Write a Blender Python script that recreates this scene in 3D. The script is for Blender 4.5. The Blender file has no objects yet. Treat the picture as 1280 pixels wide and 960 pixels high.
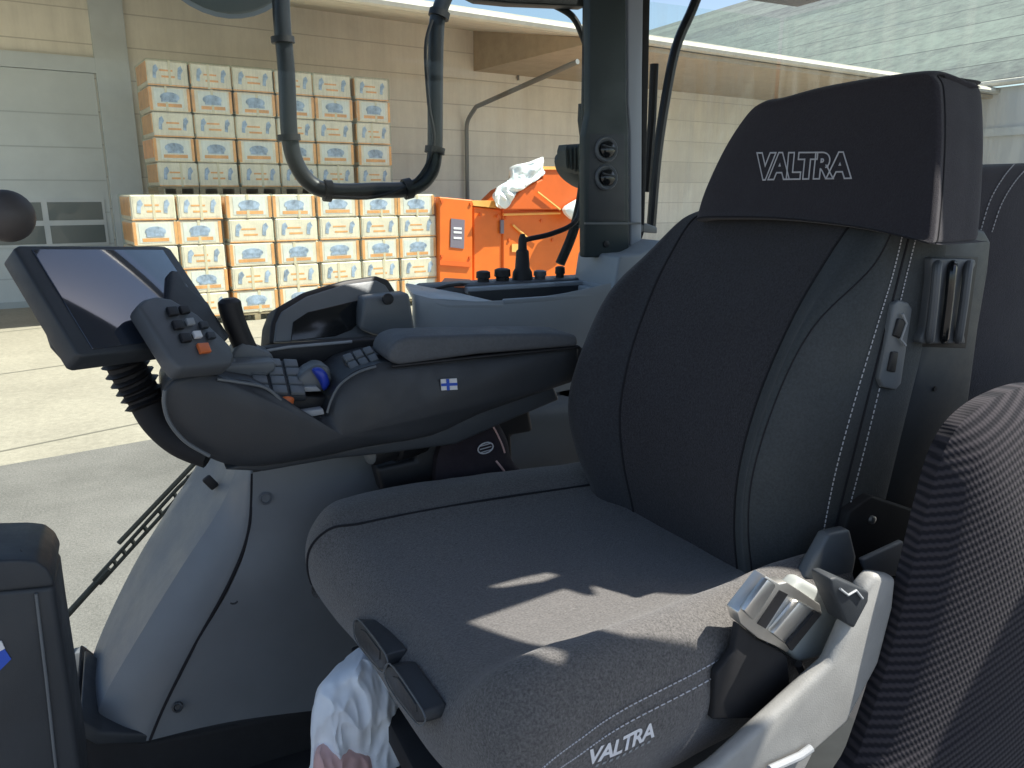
import bpy, bmesh, math, random
from mathutils import Vector, Matrix
random.seed(4)
C = bpy.context.scene.collection
SC = bpy.context.scene
# ------------------------------------------------------------------ camera, sky, sun, exposure
EYE = Vector((-.773, -.974, 2.2)); PITCH = math.radians(14); YAW = math.radians(26.5); FPX = 963.0
cd = bpy.data.cameras.new('camera'); cam = bpy.data.objects.new('camera', cd); C.objects.link(cam)
cam.location = EYE; cam.rotation_euler = (math.radians(90) - PITCH, 0, -YAW)
cd.sensor_width = 36; cd.lens = 36 * FPX / 1280; cd.clip_end = 2000; cd.clip_start = .02
SC.camera = cam
SUN = Vector((.52, -.24, .80)).normalized()
w = bpy.data.worlds.new("World"); SC.world = w; w.use_nodes = True
nt = w.node_tree; bg = nt.nodes['Background']
sk = nt.nodes.new('ShaderNodeTexSky'); sk.sky_type = 'NISHITA'; sk.sun_disc = False
sk.sun_elevation = math.asin(SUN.z); sk.sun_rotation = math.atan2(SUN.x, SUN.y); sk.air_density = 1.0; sk.dust_density = 1.5
nt.links.new(sk.outputs[0], bg.inputs[0]); bg.inputs[1].default_value = .105
sl = bpy.data.lights.new('sun', 'SUN'); so = bpy.data.objects.new('sun', sl); C.objects.link(so)
sl.energy = 5.0; sl.angle = math.radians(.5); sl.color = (1, .95, .86)
so.rotation_euler = SUN.to_track_quat('Z', 'Y').to_euler(); so.location = (3, -3, 12)
SC.view_settings.view_transform = 'Standard'; SC.view_settings.look = 'None'
SC.view_settings.exposure = .92; SC.view_settings.gamma = 1
ZS = 1.64                                    # height of the seat cushion above the yard

# ------------------------------------------------------------------ where a sight line meets a plane of the place
MR = Matrix.Rotation(-YAW, 3, 'Z')
def ray(u, v):
    dy = v - 480
    return MR @ Vector((u - 640, FPX * math.cos(PITCH) - dy * math.sin(PITCH), -dy * math.cos(PITCH) - FPX * math.sin(PITCH)))
def onp(u, v, p0, n):
    d = ray(u, v); return EYE + d * ((Vector(p0) - EYE).dot(n) / d.dot(n))
def ony(u, v, y): return onp(u, v, (0, y, 0), Vector((0, 1, 0)))
def onx(u, v, x): return onp(u, v, (x, 0, 0), Vector((1, 0, 0)))
def onz(u, v, z): return onp(u, v, (0, 0, z), Vector((0, 0, 1)))
def V(x, y, u): return Vector((x, y, ZS + u))

# ------------------------------------------------------------------ materials
M = {}
def mat(name, col, rough=.6, metal=0., var=.0, vscale=8., bump=0., bscale=300., spec=.5, coat=0., stretch=None, sheen=0., col2=None, detail=4):
    m = bpy.data.materials.new(name); m.use_nodes = True; t = m.node_tree; b = t.nodes['Principled BSDF']
    b.inputs['Base Color'].default_value = (*col, 1); b.inputs['Roughness'].default_value = rough
    b.inputs['Metallic'].default_value = metal; b.inputs['Specular IOR Level'].default_value = spec
    b.inputs['Coat Weight'].default_value = coat
    b.inputs['Sheen Weight'].default_value = sheen; b.inputs['Sheen Roughness'].default_value = .5
    tc = t.nodes.new('ShaderNodeTexCoord'); mp = t.nodes.new('ShaderNodeMapping'); t.links.new(tc.outputs['Object'], mp.inputs[0])
    if stretch: mp.inputs['Scale'].default_value = stretch
    if var or col2:
        n = t.nodes.new('ShaderNodeTexNoise'); n.inputs['Scale'].default_value = vscale; n.inputs['Detail'].default_value = detail; n.inputs['Roughness'].default_value = .65
        t.links.new(mp.outputs[0], n.inputs[0])
        r = t.nodes.new('ShaderNodeValToRGB'); r.color_ramp.elements[0].position = .3; r.color_ramp.elements[1].position = .7
        c2 = col2 or tuple(min(1, c * (1 + var)) for c in col); c1 = col if col2 else tuple(c * (1 - var) for c in col)
        r.color_ramp.elements[0].color = (*c1, 1); r.color_ramp.elements[1].color = (*c2, 1)
        t.links.new(n.outputs[0], r.inputs[0]); t.links.new(r.outputs[0], b.inputs['Base Color'])
    if bump:
        n2 = t.nodes.new('ShaderNodeTexNoise'); n2.inputs['Scale'].default_value = bscale; n2.inputs['Detail'].default_value = 3
        t.links.new(mp.outputs[0], n2.inputs[0])
        bp = t.nodes.new('ShaderNodeBump'); bp.inputs['Strength'].default_value = bump; bp.inputs['Distance'].default_value = .002
        t.links.new(n2.outputs[0], bp.inputs['Height']); t.links.new(bp.outputs[0], b.inputs['Normal'])
    if bump:
        n3 = t.nodes.new('ShaderNodeTexNoise'); n3.inputs['Scale'].default_value = 11; n3.inputs['Detail'].default_value = 7; n3.inputs['Roughness'].default_value = .7; t.links.new(tc.outputs['Object'], n3.inputs[0])
        q_ = t.nodes.new('ShaderNodeMapRange'); q_.inputs[1].default_value = .3; q_.inputs[2].default_value = .7; q_.inputs[3].default_value = max(.05, rough - .14); q_.inputs[4].default_value = min(1, rough + .16)
        t.links.new(n3.outputs[0], q_.inputs[0]); t.links.new(q_.outputs[0], b.inputs['Roughness'])
    M[name] = m; return m
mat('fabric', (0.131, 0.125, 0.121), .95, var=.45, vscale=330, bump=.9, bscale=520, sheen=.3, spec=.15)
mat('fabric_back_shaded', (0.046, 0.045, 0.051), .92, var=.42, vscale=330, bump=.9, bscale=520, sheen=.12, spec=.12)  # same cloth as the cushion, darkened to paint in the backrest's shade
mat('fabric_bolster', (0.039, 0.041, 0.048), .85, var=.34, vscale=300, bump=.5, bscale=600, sheen=.18, spec=.25)
mat('fabric_smooth', (0.047, 0.054, 0.058), .7, var=.2, vscale=260, bump=.3, bscale=500, sheen=.12, spec=.3)
mat('fabric_head', (0.031, 0.029, 0.037), .9, var=.25, vscale=380, bump=.6, bscale=700, sheen=.18, spec=.2)
mat('tray_grey_lit', (.33, .37, .41), .4, var=.06, vscale=4, bump=.1, bscale=600)  # same grey plastic, lightened to paint in the sky light on the tray
mat('pad_cloth', (0.096, 0.104, 0.116), .6, var=.12, vscale=200, bump=.3, bscale=500)
mat('joint_dark', (.17, .155, .125), .9)
mat('pod_grey', (.185, .200, .215), .45, var=.10, vscale=3, bump=.2, bscale=900)
mat('thread', (.55, .55, .58), .7)
mat('seam', (.012, .012, .016), .9)
mat('plastic_dark', (0.037, 0.043, 0.050), .5, var=.1, vscale=4, bump=.18, bscale=900)
mat('plastic_console', (0.033, 0.037, 0.043), .45, var=.1, vscale=5, bump=.18, bscale=900)
mat('plastic_trim', (0.094, 0.103, 0.114), .45, var=.08, vscale=3, bump=.2, bscale=900)
mat('plastic_light', (.32, .34, .36), .5, var=.06, vscale=6, bump=.15, bscale=700)
mat('plastic_grey', (0.133, 0.148, 0.160), .42, var=.08, vscale=6, bump=.12, bscale=700)
mat('sill_grey', (0.330, 0.330, 0.315), .55, var=.12, vscale=14, bump=.2, bscale=500)
mat('pillar_green', (0.028, 0.042, 0.045), .5, var=.06, vscale=3, bump=.1, bscale=700)
mat('pillar_sky_lit', (.34, .38, .44), .45, var=.05, vscale=3)
mat('black', (.012, .012, .014), .55, var=.2, vscale=20)
mat('black_gloss', (.010, .012, .014), .15, spec=.6)
mat('rubber', (.016, .016, .018), .75, var=.2, vscale=30)
mat('black_tube', (.018, .020, .024), .35, var=.2, vscale=20)
mat('screen', (.02, .028, .045), .08, spec=1., coat=1.); M['screen'].node_tree.nodes['Principled BSDF'].inputs['Coat IOR'].default_value = 1.7
mat('chrome', (.80, .79, .76), .42, metal=1, var=.06, vscale=30)
mat('buckle_cover', (0.390, 0.416, 0.403), .5, var=.05)
mat('white_plastic', (.75, .76, .78), .5)
mat('white_print', (.8, .8, .82), .6)
mat('blue_print', (.03, .10, .55), .5)
mat('blue_knob', (.02, .05, .42), .35)
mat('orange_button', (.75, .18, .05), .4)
mat('bag', (.80, .86, .95), .6, var=.10, vscale=9, bump=.5, bscale=25)
mat('bag_print', (.62, .40, .38), .6, var=.15, vscale=9)
mat('wood_knob', (.05, .048, .05), .55, col2=(.085, .075, .072), vscale=6)
mat('orange_paint', (0.736, 0.156, 0.018), .4, var=.08, vscale=2)
mat('orange_dark', (.66, .12, .015), .45, var=.08, vscale=2)
mat('orange_pale', (.85, .45, .12), .5, var=.1, vscale=2)
mat('film', (.80, .84, .84), .35, var=.05, vscale=5, bump=.4, bscale=8)
mat('label_grey', (.18, .16, .2), .5)
mat('carton_cream', (.78, .66, .53), .35, var=.12, vscale=5, coat=.3)
mat('carton_orange', (.80, .36, .13), .35, var=.2, vscale=5, coat=.3)
mat('carton_white', (.74, .70, .66), .3, var=.08, vscale=6, coat=.3)
mat('carton_blue', (.34, .40, .54), .4, var=.5, vscale=9, coat=.3)
mat('carton_tape', (.70, .58, .42), .25, coat=.5)
mat('carton_gap', (.26, .13, .08), .7)
mat('wrap_pale', (.60, .60, .58), .3, var=.1, vscale=4)
mat('pallet_wood', (.33, .24, .15), .8, var=.2, vscale=6)
mat('door_grey', (.60, .63, .63), .5, var=.05, vscale=1.5)
mat('door_line', (.46, .49, .49), .6)
mat('frame_white', (.62, .64, .65), .5)
mat('column_pale', (.60, .64, .66), .6, var=.06, vscale=2)
mat('pane_dark', (.16, .18, .18), .2)
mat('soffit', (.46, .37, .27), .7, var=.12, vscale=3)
mat('roof_edge', (.62, .58, .50), .7, var=.1, vscale=3)
mat('pipe_grey', (.22, .22, .21), .5, metal=.3)
mat('work_lamp', (.05, .055, .055), .6)
mat('cloth_dark', (.020, .014, .020), .85, var=.2, vscale=60, bump=.4, bscale=300)

def nodes_mat(name):
    m = bpy.data.materials.new(name); m.use_nodes = True; M[name] = m; return m, m.node_tree, m.node_tree.nodes['Principled BSDF']
# ribbed upholstery of the passenger seat
m, t, b = nodes_mat('ribbed')
b.inputs['Roughness'].default_value = .9; b.inputs['Specular IOR Level'].default_value = .2; b.inputs['Sheen Weight'].default_value = .08
tc = t.nodes.new('ShaderNodeTexCoord'); mp = t.nodes.new('ShaderNodeMapping'); t.links.new(tc.outputs['Object'], mp.inputs[0])
mp.inputs['Rotation'].default_value = (0, math.radians(25), 0)
wv = t.nodes.new('ShaderNodeTexWave'); wv.bands_direction = 'Z'; wv.inputs['Scale'].default_value = 33; wv.inputs['Distortion'].default_value = .3
wv.inputs['Detail'].default_value = 2; wv.inputs['Detail Scale'].default_value = 12
t.links.new(mp.outputs[0], wv.inputs[0])
wx = t.nodes.new('ShaderNodeTexWave'); wx.bands_direction = 'X'; wx.inputs['Scale'].default_value = 60; wx.inputs['Distortion'].default_value = 1.2; wx.inputs['Detail'].default_value = 2
t.links.new(mp.outputs[0], wx.inputs[0])
mx = t.nodes.new('ShaderNodeMath'); mx.operation = 'MULTIPLY_ADD'; mx.inputs[1].default_value = .3; t.links.new(wx.outputs[1], mx.inputs[0]); t.links.new(wv.outputs[1], mx.inputs[2])
r = t.nodes.new('ShaderNodeValToRGB'); r.color_ramp.elements[0].position = .35; r.color_ramp.elements[0].color = (.013, .013, .018, 1); r.color_ramp.elements[1].position = 1.2; r.color_ramp.elements[1].color = (.044, .040, .047, 1)
t.links.new(mx.outputs[0], r.inputs[0]); t.links.new(r.outputs[0], b.inputs['Base Color'])
bp = t.nodes.new('ShaderNodeBump'); bp.inputs['Strength'].default_value = .5; bp.inputs['Distance'].default_value = .002; t.links.new(mx.outputs[0], bp.inputs['Height']); t.links.new(bp.outputs[0], b.inputs['Normal'])
# wall cladding: long boards with thin joints
def boards(name, col, pitch, vert=False, line=.6, var=.12, stain=None):
    m, t, b = nodes_mat(name); b.inputs['Roughness'].default_value = .75
    tc = t.nodes.new('ShaderNodeTexCoord'); sp = t.nodes.new('ShaderNodeSeparateXYZ'); t.links.new(tc.outputs['Object'], sp.inputs[0])
    d = t.nodes.new('ShaderNodeMath'); d.operation = 'DIVIDE'; d.inputs[1].default_value = pitch; t.links.new(sp.outputs[0 if vert else 2], d.inputs[0])
    f = t.nodes.new('ShaderNodeMath'); f.operation = 'FRACT'; t.links.new(d.outputs[0], f.inputs[0])
    g = t.nodes.new('ShaderNodeMath'); g.operation = 'LESS_THAN'; g.inputs[1].default_value = .035; t.links.new(f.outputs[0], g.inputs[0])
    n = t.nodes.new('ShaderNodeTexNoise'); n.inputs['Scale'].default_value = .9; n.inputs['Detail'].default_value = 6; n.inputs['Roughness'].default_value = .7; t.links.new(tc.outputs['Object'], n.inputs[0])
    fl = t.nodes.new('ShaderNodeMath'); fl.operation = 'FLOOR'; t.links.new(d.outputs[0], fl.inputs[0])
    wn = t.nodes.new('ShaderNodeTexWhiteNoise'); wn.noise_dimensions = '1D'; t.links.new(fl.outputs[0], wn.inputs['W'])
    ad = t.nodes.new('ShaderNodeMath'); ad.operation = 'MULTIPLY_ADD'; ad.inputs[1].default_value = .3; t.links.new(wn.outputs[0], ad.inputs[0]); t.links.new(n.outputs[0], ad.inputs[2])
    r = t.nodes.new('ShaderNodeValToRGB'); r.color_ramp.elements[0].position = .35; r.color_ramp.elements[1].position = .95
    r.color_ramp.elements[0].color = (*[c * (1 - var) for c in col], 1); r.color_ramp.elements[1].color = (*(stain or [c * (1 + var) for c in col]), 1)
    mp_ = t.nodes.new('ShaderNodeMapping'); mp_.inputs['Scale'].default_value = (1.6, 1.6, .12); t.links.new(tc.outputs['Object'], mp_.inputs[0])
    n4 = t.nodes.new('ShaderNodeTexNoise'); n4.inputs['Scale'].default_value = 1.8; n4.inputs['Detail'].default_value = 7; n4.inputs['Roughness'].default_value = .75; t.links.new(mp_.outputs[0], n4.inputs[0])
    a4 = t.nodes.new('ShaderNodeMath'); a4.operation = 'MULTIPLY_ADD'; a4.inputs[1].default_value = 1.1; t.links.new(n4.outputs[0], a4.inputs[0]); t.links.new(ad.outputs[0], a4.inputs[2])
    a5 = t.nodes.new('ShaderNodeMath'); a5.operation = 'SUBTRACT'; a5.inputs[1].default_value = .5; t.links.new(a4.outputs[0], a5.inputs[0])
    t.links.new(a5.outputs[0], r.inputs[0])
    mxx = t.nodes.new('ShaderNodeMix'); mxx.data_type = 'RGBA'; mxx.inputs[7].default_value = (*[c * line for c in col], 1)
    t.links.new(g.outputs[0], mxx.inputs[0]); t.links.new(r.outputs[0], mxx.inputs[6]); t.links.new(mxx.outputs[2], b.inputs['Base Color'])
    bp = t.nodes.new('ShaderNodeBump'); bp.inputs['Strength'].default_value = .4; bp.inputs['Distance'].default_value = .02; bp.invert = True
    t.links.new(g.outputs[0], bp.inputs['Height']); t.links.new(bp.outputs[0], b.inputs['Normal'])
boards('wall_boards', (.82, .77, .68), .62, line=.74, var=.13)
boards('white_corrugated', (.60, .62, .64), .25, vert=True, line=.6, var=.05)
boards('fibre_roof', (.13, .14, .14), 1.3, line=.35, var=.4, stain=(.22, .26, .22))
# ground
def ground(name, c1, c2, fine, scale):
    m, t, b = nodes_mat(name); b.inputs['Roughness'].default_value = .9
    tc = t.nodes.new('ShaderNodeTexCoord')
    n = t.nodes.new('ShaderNodeTexNoise'); n.inputs['Scale'].default_value = scale; n.inputs['Detail'].default_value = 8; n.inputs['Roughness'].default_value = .7; t.links.new(tc.outputs['Object'], n.inputs[0])
    n2 = t.nodes.new('ShaderNodeTexNoise'); n2.inputs['Scale'].default_value = fine; n2.inputs['Detail'].default_value = 3; n2.inputs['Roughness'].default_value = .8; t.links.new(tc.outputs['Object'], n2.inputs[0])
    a = t.nodes.new('ShaderNodeMath'); a.operation = 'ADD'; t.links.new(n.outputs[0], a.inputs[0]); t.links.new(n2.outputs[0], a.inputs[1])
    r = t.nodes.new('ShaderNodeValToRGB'); r.color_ramp.elements[0].position = .7; r.color_ramp.elements[1].position = 1.25
    mm = t.nodes.new('ShaderNodeMath'); mm.operation = 'MULTIPLY'; mm.inputs[1].default_value = .8; t.links.new(a.outputs[0], mm.inputs[0])
    r.color_ramp.elements[0].position = .62; r.color_ramp.elements[1].position = .98
    r.color_ramp.elements[0].color = (*c1, 1); r.color_ramp.elements[1].color = (*c2, 1)
    t.links.new(mm.outputs[0], r.inputs[0]); t.links.new(r.outputs[0], b.inputs['Base Color'])
    bp = t.nodes.new('ShaderNodeBump'); bp.inputs['Strength'].default_value = .5; bp.inputs['Distance'].default_value = .01; t.links.new(n2.outputs[0], bp.inputs['Height']); t.links.new(bp.outputs[0], b.inputs['Normal'])
ground('concrete', (.27, .24, .19), (.38, .34, .27), 14, .5)
ground('asphalt', (.095, .09, .082), (.215, .20, .185), 60, .5)
# window glass: clear, faintly dusty with rain streaks
def glass(name, dust, streak):
    m, t, b = nodes_mat(name); out = t.nodes['Material Output']; t.nodes.remove(b)
    tr = t.nodes.new('ShaderNodeBsdfTransparent'); tr.inputs[0].default_value = (.93, .97, .95, 1)
    gl = t.nodes.new('ShaderNodeBsdfGlossy'); gl.inputs['Roughness'].default_value = .02
    df = t.nodes.new('ShaderNodeBsdfDiffuse'); df.inputs[0].default_value = (.75, .78, .72, 1)
    tl = t.nodes.new('ShaderNodeBsdfTranslucent'); tl.inputs[0].default_value = (.75, .78, .72, 1)
    dd = t.nodes.new('ShaderNodeMixShader'); t.links.new(df.outputs[0], dd.inputs[1]); t.links.new(tl.outputs[0], dd.inputs[2]); dd.inputs[0].default_value = .5
    m1 = t.nodes.new('ShaderNodeMixShader'); m1.inputs[0].default_value = .01; t.links.new(tr.outputs[0], m1.inputs[1]); t.links.new(gl.outputs[0], m1.inputs[2])
    tc = t.nodes.new('ShaderNodeTexCoord'); mp = t.nodes.new('ShaderNodeMapping'); mp.inputs['Scale'].default_value = (14, 14, .9); t.links.new(tc.outputs['Object'], mp.inputs[0])
    n = t.nodes.new('ShaderNodeTexNoise'); n.inputs['Scale'].default_value = 2.2; n.inputs['Detail'].default_value = 5; n.inputs['Roughness'].default_value = .65; t.links.new(mp.outputs[0], n.inputs[0])
    mr = t.nodes.new('ShaderNodeMapRange'); mr.inputs[1].default_value = .45; mr.inputs[2].default_value = .8; mr.inputs[3].default_value = dust; mr.inputs[4].default_value = streak; t.links.new(n.outputs[0], mr.inputs[0])
    m2 = t.nodes.new('ShaderNodeMixShader'); t.links.new(mr.outputs[0], m2.inputs[0]); t.links.new(m1.outputs[0], m2.inputs[1]); t.links.new(dd.outputs[0], m2.inputs[2])
    t.links.new(m2.outputs[0], out.inputs[0])
glass('glass_clear', .0, .004)
glass('glass_dusty', .02, .14)

glass('stretch_film', .02, .20)
# ------------------------------------------------------------------ building blocks
def tag(o, label=None, cat=None, group=None, kind=None):
    if label: o['label'] = label
    if cat: o['category'] = cat
    if group: o['group'] = group
    if kind: o['kind'] = kind
    return o
def thing(name, loc, label, cat, group=None):
    o = bpy.data.objects.new(name, None); C.objects.link(o); o.location = loc; o.empty_display_size = .1
    return tag(o, label, cat, group)
def root_loc(p):
    l = Vector((0, 0, 0))
    while p: l += p.location; p = p.parent
    return l
def link(name, bm, mats, parent=None, smooth=True, ang=35, recalc=True):
    if recalc: bmesh.ops.recalc_face_normals(bm, faces=bm.faces)
    me = bpy.data.meshes.new(name); bm.to_mesh(me); bm.free()
    for m_ in (mats if isinstance(mats, (list, tuple)) else [mats]): me.materials.append(M[m_])
    if smooth:
        me.shade_smooth(); me.set_sharp_from_angle(angle=math.radians(ang))
    o = bpy.data.objects.new(name, me); C.objects.link(o)
    if parent:
        o.parent = parent; me.transform(Matrix.Translation(-root_loc(parent)))
    else:
        vs = [v.co for v in me.vertices]
        c = Vector(((min(v.x for v in vs) + max(v.x for v in vs)) / 2, (min(v.y for v in vs) + max(v.y for v in vs)) / 2, min(v.z for v in vs)))
        me.transform(Matrix.Translation(-c)); o.location = c
    return o
def prism(pts, ext, bev=0., seg=3, bm=None, mi=0):
    bm = bm or bmesh.new(); ext = Vector(ext)
    a = [bm.verts.new(Vector(p)) for p in pts]; f = bm.faces.new(a)
    r_ = bmesh.ops.extrude_face_region(bm, geom=[f]); nv = [g for g in r_['geom'] if isinstance(g, bmesh.types.BMVert)]
    for v in nv: v.co += ext
    faces = {f_ for v in a + nv for f_ in v.link_faces}
    for f_ in faces: f_.material_index = mi
    if bev: bmesh.ops.bevel(bm, geom=list({e for v in a + nv for e in v.link_edges}), offset=bev, segments=seg, profile=.5, affect='EDGES', clamp_overlap=True)
    return bm
def box(c, s, bev=0., bm=None, mi=0, rot=None, seg=2):
    c = Vector(c); R_ = rot or Matrix.Identity(3); hx, hy, hz = s[0] / 2, s[1] / 2, s[2] / 2
    return prism([c + R_ @ Vector(q) for q in ((-hx, -hy, -hz), (hx, -hy, -hz), (hx, hy, -hz), (-hx, hy, -hz))], R_ @ Vector((0, 0, s[2])), bev, seg, bm, mi)
def cr(a, b, c, d, t):
    return .5 * ((2 * b) + (c - a) * t + (2 * a - 5 * b + 4 * c - d) * t * t + (3 * b - a - 3 * c + d) * t ** 3)
def spl(P, t):
    n = len(P); i = min(max(int(math.floor(t)), 0), n - 2); f = t - i
    return cr(P[max(i - 1, 0)], P[i], P[i + 1], P[min(i + 2, n - 1)], f)
def curve(P, k=8):
    P = [Vector(p) for p in P]; return [spl(P, i / k) for i in range((len(P) - 1) * k + 1)]
def tube(pts, r, bm=None, seg=10, cap=True, mi=0):
    bm = bm or bmesh.new(); pts = [Vector(p) for p in pts]; n = len(pts); rings = []
    rr = r if callable(r) else (lambda t: r)
    ref = None
    for i, p in enumerate(pts):
        d = (pts[min(i + 1, n - 1)] - pts[max(i - 1, 0)]).normalized()
        if ref is None: ref = d.orthogonal().normalized()
        ref = (ref - d * ref.dot(d)).normalized(); b_ = d.cross(ref)
        rad = rr(i / max(1, n - 1))
        rings.append([bm.verts.new(p + (ref * math.cos(a) + b_ * math.sin(a)) * rad) for a in [2 * math.pi * k / seg for k in range(seg)]])
    for i in range(n - 1):
        for k in range(seg):
            f = bm.faces.new((rings[i][k], rings[i][(k + 1) % seg], rings[i + 1][(k + 1) % seg], rings[i + 1][k])); f.material_index = mi
    if cap:
        for q in (rings[0][::-1], rings[-1]): bm.faces.new(q).material_index = mi
    return bm
def lathe(base, axis, prof, bm=None, seg=20, mi=0):
    """prof: (distance along axis, radius)"""
    axis = Vector(axis).normalized(); ref = axis.orthogonal().normalized(); b_ = axis.cross(ref); bm = bm or bmesh.new(); rings = []
    for h, r in prof:
        rings.append([bm.verts.new(Vector(base) + axis * h + (ref * math.cos(a) + b_ * math.sin(a)) * max(r, 1e-4)) for a in [2 * math.pi * k / seg for k in range(seg)]])
    for i in range(len(rings) - 1):
        for k in range(seg):
            bm.faces.new((rings[i][k], rings[i][(k + 1) % seg], rings[i + 1][(k + 1) % seg], rings[i + 1][k])).material_index = mi
    bm.faces.new(rings[0][::-1]).material_index = mi; bm.faces.new(rings[-1]).material_index = mi
    return bm
class Surf:
    """smooth surface through a grid of control points: rows (i) by columns (j)"""
    def __init__(s, g): s.g = [[Vector(p) for p in row] for row in g]; s.ni = len(g); s.nj = len(g[0])
    def at(s, i, j): return spl([spl(row, j) for row in s.g], i)
    def nrm(s, i, j):
        e = .02; a = s.at(min(i + e, s.ni - 1), j) - s.at(max(i - e, 0), j); b_ = s.at(i, min(j + e, s.nj - 1)) - s.at(i, max(j - e, 0))
        n = a.cross(b_).normalized()
        return n
    def mesh(s, i0=0, i1=None, j0=0, j1=None, k=8, bm=None, off=0., flip=1):
        i1 = s.ni - 1 if i1 is None else i1; j1 = s.nj - 1 if j1 is None else j1; bm = bm or bmesh.new()
        a = max(2, round((i1 - i0) * k)); b_ = max(2, round((j1 - j0) * k)); vs = []
        for p in range(a + 1):
            row = []
            for q in range(b_ + 1):
                i, j = i0 + (i1 - i0) * p / a, j0 + (j1 - j0) * q / b_
                P = s.at(i, j)
                if off: P = P + s.nrm(i, j) * off * flip
                row.append(bm.verts.new(P))
            vs.append(row)
        for p in range(a):
            for q in range(b_): bm.faces.new((vs[p][q], vs[p][q + 1], vs[p + 1][q + 1], vs[p + 1][q]))
        return bm
    def dashes(s, ij, r=.0008, n=40, gap=.35, off=.001, flip=1, bm=None):
        """stitching: short threads along a path of (i, j)"""
        bm = bm or bmesh.new(); P = [Vector((a, b_, 0)) for a, b_ in ij]
        def q(t):
            v = spl(P, t * (len(P) - 1)); return s.at(v.x, v.y) + s.nrm(v.x, v.y) * off * flip
        for k in range(n):
            t0 = k / n; t1 = (k + 1 - gap) / n
            tube([q(t0), q((t0 + t1) / 2), q(t1)], r, bm, 5)
        return bm
    def line(s, ij, r=.0014, n=40, off=.0, flip=1, bm=None):
        P = [Vector((a, b_, 0)) for a, b_ in ij]; out = []
        for k in range(n + 1):
            v = spl(P, k / n * (len(P) - 1)); out.append(s.at(v.x, v.y) + s.nrm(v.x, v.y) * off * flip)
        return tube(out, r, bm, 6)
def pillow(pts, n, depth, back, rings=7, power=.5, bm=None, c=None):
    """a soft body: outline, bulging by depth towards n, with a flat back 'back' behind"""
    bm = bm or bmesh.new(); n = Vector(n).normalized(); pts = [Vector(p) for p in pts]; c = c or sum(pts, Vector()) / len(pts); R_ = []
    R_.append([bm.verts.new(p - n * back) for p in pts])
    for k in range(rings):
        t = k / rings; R_.append([bm.verts.new(p.lerp(c, t) + n * depth * (1 - (1 - t) ** 2) ** power) for p in pts])
    m_ = len(pts)
    for a, b_ in zip(R_, R_[1:]):
        for k in range(m_): bm.faces.new((a[k], a[(k + 1) % m_], b_[(k + 1) % m_], b_[k]))
    top = bm.verts.new(c + n * depth)
    for k in range(m_): bm.faces.new((R_[-1][k], R_[-1][(k + 1) % m_], top))
    bm.faces.new(R_[0][::-1]); return bm
from mathutils import noise
def crumple(bm, amp, scale, seed=0.):
    for v in bm.verts:
        q = v.co * scale + Vector((seed, 0, 0)); r_ = abs(noise.noise(q)) * 2 - .5 + .5 * (abs(noise.noise(q * 2.3)) * 2 - .5)
        v.co += Vector((noise.noise(q + Vector((9, 0, 0))), -r_, noise.noise(q + Vector((0, 7, 0))) * .5)) * amp
    return bm
def folds(bm, amp, sx, sz, seed=0.):
    for v in bm.verts:
        q = Vector((v.co.x * sx + seed, v.co.y * sx, v.co.z * sz)); r_ = 1 - 2.2 * abs(noise.noise(q)) + .5 * (1 - 2.2 * abs(noise.noise(q * 2.4 + Vector((3, 1, 5)))))
        v.co += Vector((noise.noise(q + Vector((9, 0, 0))) * .6, -r_, 0)) * amp
    return bm
def closed(P, k=6):
    P = [Vector(p) for p in P]; n = len(P); out = []
    for i in range(n):
        for j in range(k): out.append(cr(P[i - 1], P[i], P[(i + 1) % n], P[(i + 2) % n], j / k))
    return out
def text_mesh(body, fn, outline=0., offset=0., shear=0., ext=.0):
    """letters as mesh, each point placed by fn(x, y) for x, y in 0..1 of the word box"""
    cu = bpy.data.curves.new('word', 'FONT'); cu.body = body; cu.size = 1; cu.shear = shear; cu.offset = offset; cu.space_character = .92
    if outline: cu.fill_mode = 'NONE'; cu.bevel_depth = outline; cu.bevel_resolution = 1
    o = bpy.data.objects.new('word', cu); C.objects.link(o); bpy.context.view_layer.update()
    me = bpy.data.meshes.new_from_object(o.evaluated_get(bpy.context.evaluated_depsgraph_get()))
    bpy.data.objects.remove(o); bm = bmesh.new(); bm.from_mesh(me); bpy.data.meshes.remove(me)
    xs = [v.co.x for v in bm.verts]; ys = [v.co.y for v in bm.verts]; x0, x1, y0, y1 = min(xs), max(xs), min(ys), max(ys)
    if not outline:
        bmesh.ops.triangulate(bm, faces=bm.faces)
    for v in bm.verts: z = v.co.z; v.co = fn((v.co.x - x0) / (x1 - x0), (v.co.y - y0) / (y1 - y0), z)
    return bm

# ================================================================== THE YARD
GZ = Vector((0, 0, 1))
bm = bmesh.new(); bmesh.ops.create_grid(bm, x_segments=1, y_segments=1, size=600); tag(link('ground', bm, 'concrete', smooth=False), kind='structure')
A1, A2 = onz(0, 583, 0), onz(200, 548, 0); dA = (A2 - A1).normalized()
pn = Vector((dA.y, -dA.x, 0));  pn = pn if (EYE - A1).dot(pn) > 0 else -pn
q = [A1 - dA * 40, A1 + dA * 60, A1 + dA * 60 + pn * 40, A1 - dA * 40 + pn * 40]
bm = bmesh.new(); bm.faces.new([bm.verts.new(Vector((p.x, p.y, .004))) for p in q]); tag(link('asphalt_road', bm, 'asphalt', smooth=False), kind='structure')

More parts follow.
